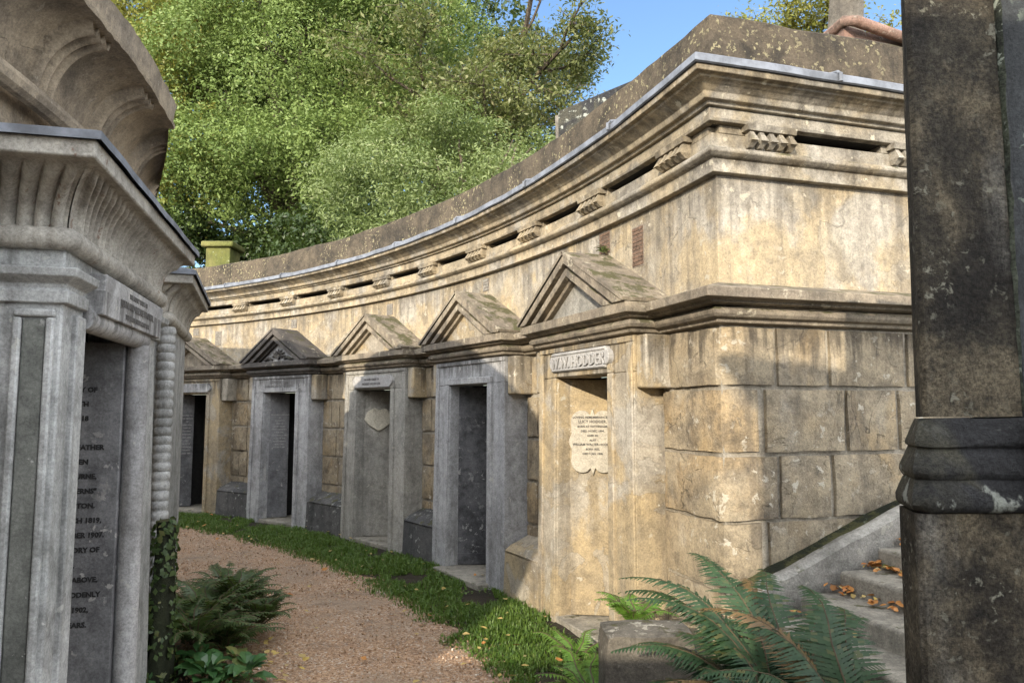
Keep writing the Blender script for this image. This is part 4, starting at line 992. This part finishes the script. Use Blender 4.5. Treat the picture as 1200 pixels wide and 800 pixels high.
def tree(name, label, cat, base, lobes, nclump, per, csize, lsize, mat, seed, trunk_r=.22, bark='bark', asp=.45, inner=.18, group=None, nl=8):
    t = tag(empty(name, base), label, cat, group)
    mb = MB(); b = Vector(base); L = lobes
    cz = min(l[2] for l in L); fork = b+Vector((0, 0, max(.6, (cz-b.z)*.7)))
    mb.tube([Vector((0, 0, -.3)), (fork-b)*.5+Vector((.05, .03, 0)), fork-b], [trunk_r*1.3, trunk_r, trunk_r*.8], 10)
    g = random.Random(seed)
    tips = [(l[0]-b.x+g.uniform(-.4, .4)*l[3], l[1]-b.y+g.uniform(-.4, .4)*l[4], l[2]-b.z+g.uniform(0, .5)*l[5]) for l in (L*3)[:max(nl, len(L))]]
    limbs(mb, fork-b, tips, trunk_r*.5, seed); mb.build('trunk', bark, t, smooth=60)
    p, n, c = crown_points(L, nclump, per, csize, seed, inner)
    V = leaf_quads(p, n, lsize, asp)-np.array(base); quads_object('crown', V, c, mat, t)
    return t
def lobe(u, v, Y, r, ry=None, rz=None): return (*px(u, v, Y), r, ry or r, rz or r)
GT = 'trees and shrubs on the bank above the terrace'
tree('holm_oak', 'broad bright green evergreen oak filling the middle of the bank above the far wall', 'tree', (-5.2, 17.2, 3.5),
     [lobe(300, 150, 17, 2.3), lobe(395, 95, 17.5, 2.6), lobe(330, 40, 18, 2.6), lobe(450, 170, 16, 1.9), lobe(255, 195, 15.5, 1.3, None, .9), lobe(370, 195, 15.5, 1.6, None, .95), lobe(230, 110, 16.5, 2.0), lobe(470, 60, 18, 2.2), lobe(310, -40, 18, 2.5), lobe(430, 10, 18.5, 2.3)],
     4800, 66, .38, .044, 'oak', 3, .34, group=GT, nl=14)
tree('laurel_tree', 'lower grey-green tree leaning over the parapet to the right of the evergreen oak', 'tree', (-.9, 12.6, 3.5),
     [lobe(500, 215, 12, 1.25), lobe(570, 215, 11.6, .95, None, .75), lobe(618, 178, 11.6, .62, None, .42), lobe(440, 235, 12.3, 1.1, None, .9), lobe(540, 175, 12.5, .8, None, .5), lobe(470, 285, 11.8, .7, None, .4)],
     1500, 60, .25, .036, 'olive', 5, .16, group=GT, asp=.30, nl=9)
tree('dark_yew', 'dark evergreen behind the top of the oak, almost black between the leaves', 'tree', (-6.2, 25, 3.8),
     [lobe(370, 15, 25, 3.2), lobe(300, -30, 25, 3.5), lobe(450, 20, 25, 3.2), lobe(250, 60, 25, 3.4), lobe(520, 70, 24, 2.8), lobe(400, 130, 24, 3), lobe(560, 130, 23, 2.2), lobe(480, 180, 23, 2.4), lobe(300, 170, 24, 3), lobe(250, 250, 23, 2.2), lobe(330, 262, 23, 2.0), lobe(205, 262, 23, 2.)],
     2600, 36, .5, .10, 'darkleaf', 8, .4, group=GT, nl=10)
tree('yellowing_tree', 'yellow-green tree at the top left, rising beside the ring wall cornice', 'tree', (-9.8, 17.5, 3.5),
     [lobe(170, 60, 17.5, 2.1), lobe(215, 10, 18, 2.2), lobe(140, -10, 18, 2.0), lobe(170, 150, 17, 1.6), lobe(260, -20, 18.5, 2.), lobe(195, 200, 16.5, 1.3)],
     1300, 50, .38, .055, 'autumn', 11, .25, group=GT)
# undergrowth, each shrub its own thing
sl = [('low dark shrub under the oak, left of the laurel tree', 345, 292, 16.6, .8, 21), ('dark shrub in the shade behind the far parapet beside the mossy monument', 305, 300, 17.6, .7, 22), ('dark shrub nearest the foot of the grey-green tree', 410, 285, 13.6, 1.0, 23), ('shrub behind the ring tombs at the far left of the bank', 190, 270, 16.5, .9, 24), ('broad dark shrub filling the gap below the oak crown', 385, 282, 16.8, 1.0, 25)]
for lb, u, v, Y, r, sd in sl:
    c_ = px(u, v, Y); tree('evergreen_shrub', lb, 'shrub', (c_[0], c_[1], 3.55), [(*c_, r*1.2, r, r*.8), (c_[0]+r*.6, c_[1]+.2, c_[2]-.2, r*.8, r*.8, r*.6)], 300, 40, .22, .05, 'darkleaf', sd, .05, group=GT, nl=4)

# open, twiggy trees grown branch by branch
def twig_tree(name, label, base, height, spread, mat, seed, trunk_r, lean=(0, 0), leaf=.06, nleaf=9, levels=4, bark='bark', nbr=5, start=.35, up=.55, group=GT, clump=.16):
    t = tag(empty(name, base), label, 'tree', group); g = random.Random(seed); mb = MB(); tips = []
    def grow(p, d, ln, r, lv):
        n = 5; pts = [p]; q = p
        for i in range(n):
            d = (d+Vector((g.uniform(-1, 1), g.uniform(-1, 1), g.uniform(-.6, .8)))*(.035 if lv == 0 else .16)).normalized(); q = q+d*ln/n; pts.append(q)
            if lv >= levels-1: tips.append(q.copy())
        mb.tube(pts, [max(.006, r*(1-.55*i/n)) for i in range(n+1)], 8 if lv == 0 else 5)
        if lv >= levels: return
        for k in range(nbr if lv else nbr+3):
            u = g.uniform(start if lv == 0 else .25, 1.); i = min(n-1, int(u*n)); bp = pts[i].lerp(pts[i+1], u*n-i)
            w = g.uniform(0, 2*PI); side = Vector((math.cos(w), math.sin(w), g.uniform(-.2, up)))
            nd = (d*.45+side).normalized(); grow(bp, nd, ln*g.uniform(.42, .62)*(spread if lv == 0 else 1), r*.45, lv+1)
    grow(Vector((0, 0, -.3)), Vector((lean[0], lean[1], 1)).normalized(), height*.72, trunk_r, 0)
    mb.build('trunk', bark, t, smooth=60)
    T_ = np.array([tuple(v) for v in tips]); gg = np.random.default_rng(seed)
    pts = (T_[:, None, :]+gg.normal(size=(len(T_), nleaf, 3))*clump-np.array([0, 0, clump*.5])).reshape(-1, 3)
    nr = np.array([0, 0, .7])+gg.normal(size=pts.shape)*.7
    quads_object('crown', leaf_quads(pts, nr, leaf, .35), (gg.random((len(T_), 1))*.6+gg.random((len(T_), nleaf))*.4).reshape(-1), mat, t)
    return t
twig_tree('willow_tree', 'tall open willow-like tree with bare dark branches against the sky above the curved wall', (-.25, 16.6, 3.7), 8.2, 1.0, 'sparse', 4, .17, lean=(.06, 0), leaf=.055, nleaf=9, start=.3)
twig_tree('lime_tree', 'tree with a thick pale trunk behind the pink granite kerb', (4.36, 9.4, 3.5), 10.5, .5, 'autumn', 9, .31, leaf=.045, nleaf=9, start=.62, bark='bark_grey', up=.3, nbr=4)
twig_tree('hornbeam', 'yellow-leaved tree farther back on both sides of the pale trunk at upper right', (8.2, 17.5, 3.6), 9.6, .9, 'autumn', 17, .22, leaf=.06, nleaf=12, start=.3, up=.4)
# unseen wall added behind the photographer, shaped to shade the stairs and the pillar
gw = MB(); gw.hexa([(-1.01, -2.7, -.05), (2.2, -2.7, -.05), (2.2, -2.2, -.05), (-1.01, -2.2, -.05)], [(-.98, -2.66, 3.86), (2.2, -2.66, 3.86), (2.2, -2.24, 3.86), (-.98, -2.24, 3.86)])
gwo = tag(empty('shade_wall', (0, -2.45, 0)), 'unseen plain wall added behind the viewpoint to shade stairs, pillar and path', 'wall')
gw.hexa([(-3.6, -2.62, -.05), (-1.02, -2.62, -.05), (-1.02, -2.28, -.05), (-3.6, -2.28, -.05)], [(-3.6, -2.6, 2.48), (-1.0, -2.6, 2.48), (-1.0, -2.3, 2.48), (-3.6, -2.3, 2.48)])  # low unseen wall added to keep sun off the path
o = gw.build('wall', 'egypt', gwo, bevel=.02); o.matrix_parent_inverse = Matrix.Translation(gwo.location).inverted()
gc = MB().sweep([((-.98, -2.66), (-1, 0)), ((-.98, -2.24), (-1, 1)), ((2.2, -2.24), (0, 1))], [(0, 3.861), (.05, 3.87), (.10, 3.96), (.16, 4.0), (.16, 4.05), (-.2, 4.06), (-.2, 3.861)])
o = gc.build('coping', 'egypt', gwo); o.matrix_parent_inverse = Matrix.Translation(gwo.location).inverted()
# ------------------------------------------------------------------ ferns, plants
def frond(length, arch, width, npin, seed, droop=.0, teeth=6):
    """one fern frond growing along +x from the origin and rising; returns quads and per-face random, and the rachis points"""
    g = random.Random(seed); pts = []; n = 26; sway = g.uniform(-.16, .16)*length
    x = z = 0.; ang = arch
    for i in range(n+1):
        pts.append(Vector((x, sway*(i/n)**2+.012*math.sin(i*.5+seed), z))); u = i/n
        x += math.cos(ang)*length/n; z += math.sin(ang)*length/n; ang -= (arch+.35+droop)*(.35+1.3*u)/n
    def at(u):
        k = min(n-1, int(u*n)); return pts[k].lerp(pts[k+1], u*n-k), (pts[k+1]-pts[k]).normalized()
    Q = []; rn_ = []
    for i in range(npin):
        u = .14+.85*i/npin; p, t = at(u)
        side = Vector((0, 1, 0)); up = side.cross(t) if side.cross(t).z > 0 else t.cross(side)
        if g.random() < .05: continue
        wl = width*(math.sin(min(1, (u-.08)/.34)*PI/2) if u < .42 else (1-u)/.58*1.0+.03)*g.uniform(.9, 1.08)
        for sy in (-1, 1):
            d = (side*sy+t*.42-up*g.uniform(.05, .3)).normalized(); w = length/npin*.60
            nv = up+side*sy*g.uniform(-.15, .15)
            m = max(3, int(teeth*wl/width)+1)
            for k in range(m):
                a0, a1 = k/m, (k+1)/m; c0_ = p+d*wl*a0-up*wl*.18*a0*a0; c1_ = p+d*wl*a1-up*wl*.18*a1*a1
                w0 = w*(1-a0**1.5*.85); w1 = w*(1-a1**1.5*.92)
                Q.append([c0_+t*w0*.55, c0_-t*w0*.55, c1_-t*w1*1.0+d*.0, c1_+t*w1*1.0]); rn_.append(g.random())
    return np.array([[tuple(v) for v in q] for q in Q]), rn_, pts
def fern(name, label, loc, specs, mat, group=None, width=.13, npin=26, teeth=5, s=1.):
    t = tag(empty(name, loc), label, 'fern', group)
    for (az, ln, arch, drp, sd) in specs:
        Q, rn_, pts = frond(ln*s, arch, width*s, npin, sd, drp, teeth)
        ca, sa = math.cos(az), math.sin(az); Rm = np.array([[ca, sa, 0], [-sa, ca, 0], [0, 0, 1]])
        f = quads_object('frond', Q@Rm, rn_, 'fern_dead' if (mat == 'fern_teal' and sd % 9 == 4) else mat, t)
        rc = MB().tube([Vector((p.x*ca-p.y*sa, p.x*sa+p.y*ca, p.z)) for p in pts[::3]], [.006*s*(1-.75*i/9) for i in range(len(pts[::3]))], 5)
        rc.build('stalk', 'stem', f)
    return t
def rosette(n, l0, l1, a0, a1, seed, az0=0, az1=2*PI):
    g = random.Random(seed); return [(az0+(az1-az0)*(k+g.uniform(-.3, .3))/n, g.uniform(l0, l1), g.uniform(a0, a1), g.uniform(0, .5), seed*50+k) for k in range(n)]
GF = 'ferns at the foot of the stairs'
fern('fern', 'large blue-green fern arching over the lower stairs, its longest fronds reaching left', (1.02, 2.85, .36),
     [(R_(156), .98, 1.22, .2, 1), (R_(138), 1.0, 1.30, .1, 2), (R_(174), .84, 1.0, .3, 3), (R_(196), .70, .95, .3, 4), (R_(108), 1.02, 1.35, .0, 5), (R_(72), .98, 1.25, .1, 6), (R_(36), .80, 1.2, .2, 7), (R_(-20), .6, 1.0, .2, 8), (R_(225), .62, .9, .2, 9), (R_(270), .55, .9, .2, 10), (R_(146), .80, .90, .3, 12), (R_(90), .98, 1.1, .1, 13), (R_(122), .86, 1.05, .2, 14), (R_(162), .68, .75, .2, 15), (R_(54), .90, 1.05, .2, 16), (R_(130), .66, .7, .2, 17), (R_(164), .92, 1.3, .15, 41), (R_(116), .78, .85, .2, 42), (R_(148), .60, .55, .2, 43), (R_(100), .62, .7, .2, 44), (R_(64), .66, .8, .2, 46), (R_(182), .62, .8, .2, 47), (R_(80), .7, .8, .2, 18), (R_(20), .66, .9, .2, 19)], 'fern_teal', GF, width=.155, npin=42, s=.95)
fern('fern', 'blue-green fern growing against the dark pillar, low on the right', (1.18, 2.62, .42),
     [(R_(95), .84, 1.3, .1, 21), (R_(130), .84, 1.2, .2, 22), (R_(170), .72, 1.0, .3, 23), (R_(210), .6, .9, .3, 24), (R_(250), .5, .8, .3, 25), (R_(66), .80, 1.15, .2, 26), (R_(10), .55, 1.0, .3, 27), (R_(150), .72, 1.3, .2, 28), (R_(112), .66, .9, .3, 29), (R_(80), .62, .8, .3, 30)], 'fern_teal', GF, width=.14, npin=40, s=.95)
fern('fern', 'dense low fern in the bottom right corner beside the pillar', (.90, 2.50, .36), rosette(15, .52, .70, .75, 1.25, 4), 'fern_teal', GF, width=.11, npin=36)
fern('fern', 'small bright green fern growing between the stone block and the sunlit tomb entrance', (.64, 4.0, .44), rosette(9, .26, .36, .9, 1.35, 6), 'fern_bright', GF, width=.08, npin=20)
fern('fern', 'bright green fern in the grass left of the stone block', (.40, 3.80, .12), rosette(12, .32, .46, .8, 1.3, 7), 'fern_bright', GF, width=.08, npin=20)
fern('fern', 'wispy pale fern against the base of the sunlit tomb entrance', (.36, 4.25, .18), rosette(6, .25, .36, 1.0, 1.4, 8), 'fern_bright', GF, width=.06, npin=18)
GB = 'dark ferns along the left border'
for i, (x, y, n, l0, l1, lb) in enumerate([(-1.88, 4.95, 34, .30, .50, 'nearest feathery dark fern of the left border, spilling onto the gravel'), (-2.06, 5.1, 34, .42, .66, 'tall feathery dark fern at the foot of the mossy post'), (-2.02, 5.5, 34, .36, .52, 'feathery dark fern leaning over the gravel halfway along the left border'), (-2.3, 6.0, 26, .36, .52, 'farthest feathery fern of the left border, below the rope-bound corner'), (-1.76, 5.3, 24, .28, .42, 'low feathery fern with yellowed tips at the edge of the gravel path'), (-2.0, 4.75, 26, .34, .5, 'feathery dark fern tucked between the mossy post and the broad-leaved plants')]):
    fern('border_fern', lb, (x, y, .04+.05*(i % 3)), rosette(n, l0, l1, .7, 1.5, 40+i), 'fern_dark', GB, width=.085, npin=20, teeth=2)
# wall fern
fern('wall_fern', 'tiny yellow-green fern sprouting from the brick vent above the nearest pediment', P(22.75, RO-.02, 2.74), rosette(5, .09, .15, .9, 1.4, 9, R_(150), R_(290)), 'fern_bright', None, width=.03, npin=10, teeth=2)
# broad-leaved plants in the left foreground
def broad_plant(loc, n, size, label, seed, mat='broad'):
    g = random.Random(seed); Q = []; rn_ = []
    for k in range(n):
        az = 2*PI*k/n+g.uniform(-.4, .4); ln = size*g.uniform(.6, 1.15); el = g.uniform(.15, .9); h = size*g.uniform(.1, .8)
        d = Vector((math.cos(az)*math.cos(el), math.sin(az)*math.cos(el), math.sin(el))); s_ = Vector((-math.sin(az), math.cos(az), g.uniform(-.3, .3))); b = Vector((math.cos(az), math.sin(az), 0))*size*.25+Vector((0, 0, h)); up = d.cross(s_)*-1
        r = g.random(); prof = [(0, .02), (.2, .2), (.45, .27), (.75, .17), (1, .01)]
        pp = [b+d*ln*a-Vector((0, 0, 1))*ln*.35*a*a for a, _ in prof]
        for (a0, w0), (a1, w1), q0_, q1_ in zip(prof[:-1], prof[1:], pp[:-1], pp[1:]):
            Q.append([q0_, q1_, q1_+s_*ln*w1+Vector((0, 0, ln*w1*.3)), q0_+s_*ln*w0+Vector((0, 0, ln*w0*.3))]); Q.append([q0_, q0_-s_*ln*w0+Vector((0, 0, ln*w0*.3)), q1_-s_*ln*w1+Vector((0, 0, ln*w1*.3)), q1_]); rn_ += [r, r]
    o = quads_object('leafy_plant', np.array([[tuple(v) for v in q] for q in Q]), rn_, mat); o.location = loc
    return tag(o, label, 'plant', 'leafy plants in the left border')
broad_plant((-1.76, 4.42, .02), 26, .16, 'glossy broad-leaved plant at the bottom left, nearest the large tomb', 1)
broad_plant((-1.55, 4.45, .02), 22, .13, 'glossy broad-leaved plant beside the gravel, right of the bottom-left plant', 2)
broad_plant((-1.66, 4.62, .02), 20, .12, 'glossy broad-leaved plant in front of the nearest dark fern', 3)
broad_plant((-1.90, 4.62, .02), 22, .14, 'glossy broad-leaved plant at the foot of the mossy post', 4)
broad_plant((2.0, 3.95, .745), 9, .05, 'tiny green seedling growing at the back of a leaf-strewn step', 6, 'fern_bright')

nI = 420; wI = rng.random(nI)*2*PI; zI = .95*rng.random(nI)**.8; rI = .062*(1.1-.25*zI)+.012*rng.random(nI)
CI_ = np.stack([-2.045+rI*np.cos(wI), 4.42+rI*1.6*np.sin(wI), zI], 1); NI = np.stack([np.cos(wI), np.sin(wI), .35+0*wI], 1)+rng.normal(size=(nI, 3))*.35
quads_object('ivy', leaf_quads(CI_, NI, .020, .62), rng.random(nI), 'fern_dark', MP_IVY)
# ------------------------------------------------------------------ grass, gravel (uncountable) and fallen leaves
def verge_height(r): w = min(1, max(0, (r-11.95)/1.35)); return .055*min(1, w*2.2)-.026
def grass():
    n = 85000; th = 12+66*rng.random(n)**1.35; r = 11.92+1.22*rng.random(n)
    x = CO[0]+r*np.cos(np.radians(th)); y = CO[1]+r*np.sin(np.radians(th))
    k = np.array([noise.noise(Vector((a*1.9, b*1.9, 0)))+.6*noise.noise(Vector((a*6, b*6, 5))) for a, b in zip(x, y)])
    edge = np.clip((r-11.92)/.28, 0, 1)
    keep = (k > -.38+.0*r) & (rng.random(n) < .10+.9*edge) & (k > .25-1.2*edge)
    indoor = np.zeros(n, bool)
    for d in doors: indoor |= (np.abs(th-d) < .46/RO*57.3) & (r > RO-.36)
    keep &= ~indoor & ~((x > .44) & (y < 3.9))
    x, y, r, k = x[keep], y[keep], r[keep], k[keep]; n = len(x)
    z = np.array([verge_height(q) for q in r])
    h = (.022+.042*rng.random(n))*(1+.7*k); h = np.clip(h, .012, .09); w = .0032+.003*rng.random(n)
    az = rng.random(n)*2*PI; ln = rng.random(n)*1.3
    dx, dy = np.cos(az), np.sin(az); b = np.stack([x, y, z], 1); s = np.stack([-dy*w, dx*w, 0*w], 1)
    m = b+np.stack([dx*h*ln*.35, dy*h*ln*.35, h*.6], 1); tp = b+np.stack([dx*h*ln, dy*h*ln, h*(1-.25*ln)], 1)
    V = np.concatenate([np.stack([b-s, b+s, m+s*.8, m-s*.8], 1), np.stack([m-s*.8, m+s*.8, tp+s*.1, tp-s*.1], 1)]); c = rng.random(n)*.8+.1+.1*np.clip(k, 0, 1)
    o = quads_object('grass', V, np.concatenate([c, c]), 'grass'); tag(o, 'short green grass of the verge between gravel path and tombs', 'grass', kind='stuff')
grass()
def verge_weeds():
    n = 9000; th = 14+60*rng.random(n)**1.3; r = 11.95+1.1*rng.random(n); x = CO[0]+r*np.cos(np.radians(th)); y = CO[1]+r*np.sin(np.radians(th))
    k = np.array([noise.noise(Vector((a*2.2, b*2.2, 17))) for a, b in zip(x, y)]); kp = (k > .10) & ~((x > .44) & (y < 3.9)); x, y, r = x[kp], y[kp], r[kp]; n = len(x)
    C = np.stack([x, y, np.array([verge_height(q) for q in r])+.012+.03*rng.random(n)], 1); N = np.array([0, 0, 1.])+rng.normal(size=(n, 3))*.45
    tag(quads_object('clover', leaf_quads(C, N, .014, .7), rng.random(n), 'grass'), 'clover and small weeds growing through the grass verge', 'weeds', kind='stuff')
verge_weeds()
def weeds():
    n = 5000; th = 10+50*rng.random(n); r = 9.7+1.0*rng.random(n); x = CO[0]+r*np.cos(np.radians(th)); y = CO[1]+r*np.sin(np.radians(th))
    k = np.array([noise.noise(Vector((a*2.5, b*2.5, 7))) for a, b in zip(x, y)]); kp = (k > -.05) & (x > -3.2)&(r<10.72+k*.3); x, y = x[kp], y[kp]; n = len(x)
    C = np.stack([x, y, .03+.09*rng.random(n)], 1); N = np.array([0, 0, 1.])+rng.normal(size=(n, 3))*.5
    o = quads_object('ground_cover', leaf_quads(C, N, .028, .55), rng.random(n), 'broad'); tag(o, 'low green ground cover between the ferns of the left border', 'ground cover', kind='stuff')
weeds()
def pebbles():
    n = 26000; th = 12+48*rng.random(n)**1.6; r = 10.3+2.0*rng.random(n); x = CO[0]+r*np.cos(np.radians(th)); y = CO[1]+r*np.sin(np.radians(th))
    s = .003+.010*rng.random(n)**4; C = np.stack([x, y, s*.35+.002], 1)
    # octahedra: 8 triangles each
    ax3 = rng.normal(size=(n, 3)); ax3 /= np.linalg.norm(ax3, axis=1, keepdims=True); b3 = np.cross(ax3, rng.normal(size=(n, 3))); b3 /= np.linalg.norm(b3, axis=1, keepdims=True); c3 = np.cross(ax3, b3)
    A, B, D = ax3*s[:, None], b3*s[:, None]*.8, c3*s[:, None]*.6; T_ = []
    for i in (1, -1):
        for j in (1, -1):
            for k in (1, -1): T_.append(np.stack([C+A*i, C+B*j, C+D*k], 1))
    V = np.concatenate(T_); c = rng.random(n)
    o = quads_object('loose_gravel', V, np.tile(c, 8), 'pebble'); tag(o, 'loose reddish brown gravel scattered over the path', 'gravel', kind='stuff')
pebbles()
def leaf_mesh(seed, mat, size):
    g = random.Random(seed); prof = [(0, .03), (.18, .26), (.42, .36), (.7, .24), (1, .02)]; Q = []; bend = g.uniform(-.4, .9); cur = g.uniform(.1, .5)
    pp = [Vector((a-.5, .06*math.sin(a*5+seed), bend*.3*(a-.5)**2*4*.3)) for a, _ in prof]
    for (a0, w0), (a1, w1), q0_, q1_ in zip(prof[:-1], prof[1:], pp[:-1], pp[1:]):
        Q.append([q0_, q1_, q1_+Vector((0, w1, w1*cur)), q0_+Vector((0, w0, w0*cur))]); Q.append([q0_, q0_+Vector((0, -w0, w0*cur*.6)), q1_+Vector((0, -w1, w1*cur*.6)), q1_])
    V = np.array([[tuple(v*size) for v in q] for q in Q]); o = quads_object('fallen_leaf', V, [g.random()]*len(Q), mat); me = o.data; bpy.data.objects.remove(o); return me
LM_o = [leaf_mesh(100+k, 'litter_orange', .075) for k in range(6)]; LM_y = [leaf_mesh(200+k, 'litter_yellow', .055) for k in range(6)]
def drop(me, x, y, z, label, group, s=1., tilt=.35):
    o = bpy.data.objects.new('fallen_leaf', me); col.objects.link(o); o.location = (x, y, z); o.rotation_euler = (random.uniform(-tilt, tilt), random.uniform(-tilt, tilt), random.uniform(0, 2*PI)); o.scale = (s, s, s)
    tag(o, label, 'leaf', group)
for k in range(118):
    th = 18+42*random.random()**1.5; r = 11.9+1.05*random.random()
    if random.random() < .15: r = 11.2+.7*random.random()
    p = P(th, r); inx = p[0] > .4 and p[1] < 3.9
    if inx: continue
    drop(random.choice(LM_y if random.random() < .8 else LM_o), p[0], p[1], max(.03, verge_height(r)+.055), 'small yellow or brown fallen leaf lying in the grass verge', 'fallen leaves on the grass verge', random.uniform(.5, 1.0))
for k in range(155):
    i = random.choice((3, 4, 4, 4, 5, 5, 5, 5, 6, 6, 6, 7)); s0, zt = step_s[i]
    s = s0+.10+.15*random.random()**.4; n_ = .29+.50*random.random()**1.3; q = S(s, n_, zt+.012+.03*random.random())
    drop(random.choice(LM_o if random.random() < .8 else LM_y), *q, 'curled orange or tan fallen leaf lying on a stair tread', 'fallen leaves on the stairs', random.uniform(.35, .75), .5)
for k in range(26):
    x = -1.70+.45*random.random(); y = 4.3+.8*random.random()
    drop(random.choice(LM_y), x, y, .03+.05*random.random(), 'pale yellow fallen leaf lying at the edge of the left border', 'fallen leaves by the left border', random.uniform(.7, 1.2))

# ------------------------------------------------------------------ camera, light, sky
cam = bpy.data.cameras.new('camera'); co = bpy.data.objects.new('camera', cam); col.objects.link(co)
cam.sensor_width = 36; cam.lens = 36*860.15/1200; cam.clip_end = 600; cam.clip_start = .05
co.location = (0, 0, 1.6); co.rotation_euler = (PI/2+.0927, 0, 0); sc.camera = co
SUN_EL = R_(18)     # low autumn sun behind the camera and to the left
sd = Vector((-.37, -1, 0)).normalized()*math.cos(SUN_EL)+Vector((0, 0, math.sin(SUN_EL)))
sun = bpy.data.lights.new('sun', 'SUN'); sun.energy = 2.75; sun.angle = R_(.5); sun.color = (1, .88, .70)
so = bpy.data.objects.new('sun', sun); col.objects.link(so); so.rotation_euler = sd.to_track_quat('Z', 'Y').to_euler()
w = bpy.data.worlds.new('World'); sc.world = w; w.use_nodes = True
nt = w.node_tree; nt.nodes.clear(); out = nt.nodes.new('ShaderNodeOutputWorld'); bg = nt.nodes.new('ShaderNodeBackground'); sk = nt.nodes.new('ShaderNodeTexSky')
sk.sky_type = 'NISHITA'; sk.sun_disc = False; sk.sun_elevation = SUN_EL; sk.sun_rotation = math.atan2(sd.x, sd.y); sk.air_density = 1.; sk.dust_density = .6; sk.ozone_density = 3.0
bg.inputs['Strength'].default_value = .12
# clouds added out of view behind and above the photographer to brighten shaded parts
tc = nt.nodes.new('ShaderNodeTexCoord'); nz = nt.nodes.new('ShaderNodeTexNoise'); nz.inputs['Scale'].default_value = 2.6; nz.inputs['Detail'].default_value = 7; nz.inputs['Roughness'].default_value = .55
nt.links.new(tc.outputs['Generated'], nz.inputs['Vector'])
def mr(src, a, b, c=0., d=1.):
    m = nt.nodes.new('ShaderNodeMapRange'); m.interpolation_type = 'SMOOTHSTEP'
    for k, v in zip(('From Min', 'From Max', 'To Min', 'To Max'), (a, b, c, d)): m.inputs[k].default_value = v
    nt.links.new(src, m.inputs['Value']); return m.outputs['Result']
sp = nt.nodes.new('ShaderNodeSeparateXYZ'); nt.links.new(tc.outputs['Generated'], sp.inputs[0])
mu = nt.nodes.new('ShaderNodeMath'); mu.operation = 'MULTIPLY'; nt.links.new(mr(nz.outputs['Fac'], .40, .56), mu.inputs[0]); nt.links.new(mr(sp.outputs['Y'], .15, .45, 1., 0.), mu.inputs[1])
bg2 = nt.nodes.new('ShaderNodeBackground'); bg2.inputs['Color'].default_value = (.965, .975, .985, 1); bg2.inputs['Strength'].default_value = 2.0
ms = nt.nodes.new('ShaderNodeMixShader'); nt.links.new(mu.outputs[0], ms.inputs[0]); nt.links.new(bg.outputs[0], ms.inputs[1]); nt.links.new(bg2.outputs[0], ms.inputs[2])
nt.links.new(sk.outputs[0], bg.inputs[0]); nt.links.new(ms.outputs[0], out.inputs[0])
sc.view_settings.view_transform = 'Standard'; sc.view_settings.look = 'None'; sc.view_settings.exposure = 1.27; sc.view_settings.gamma = 1
sc.cycles.max_bounces = 8; sc.cycles.transparent_max_bounces = 4
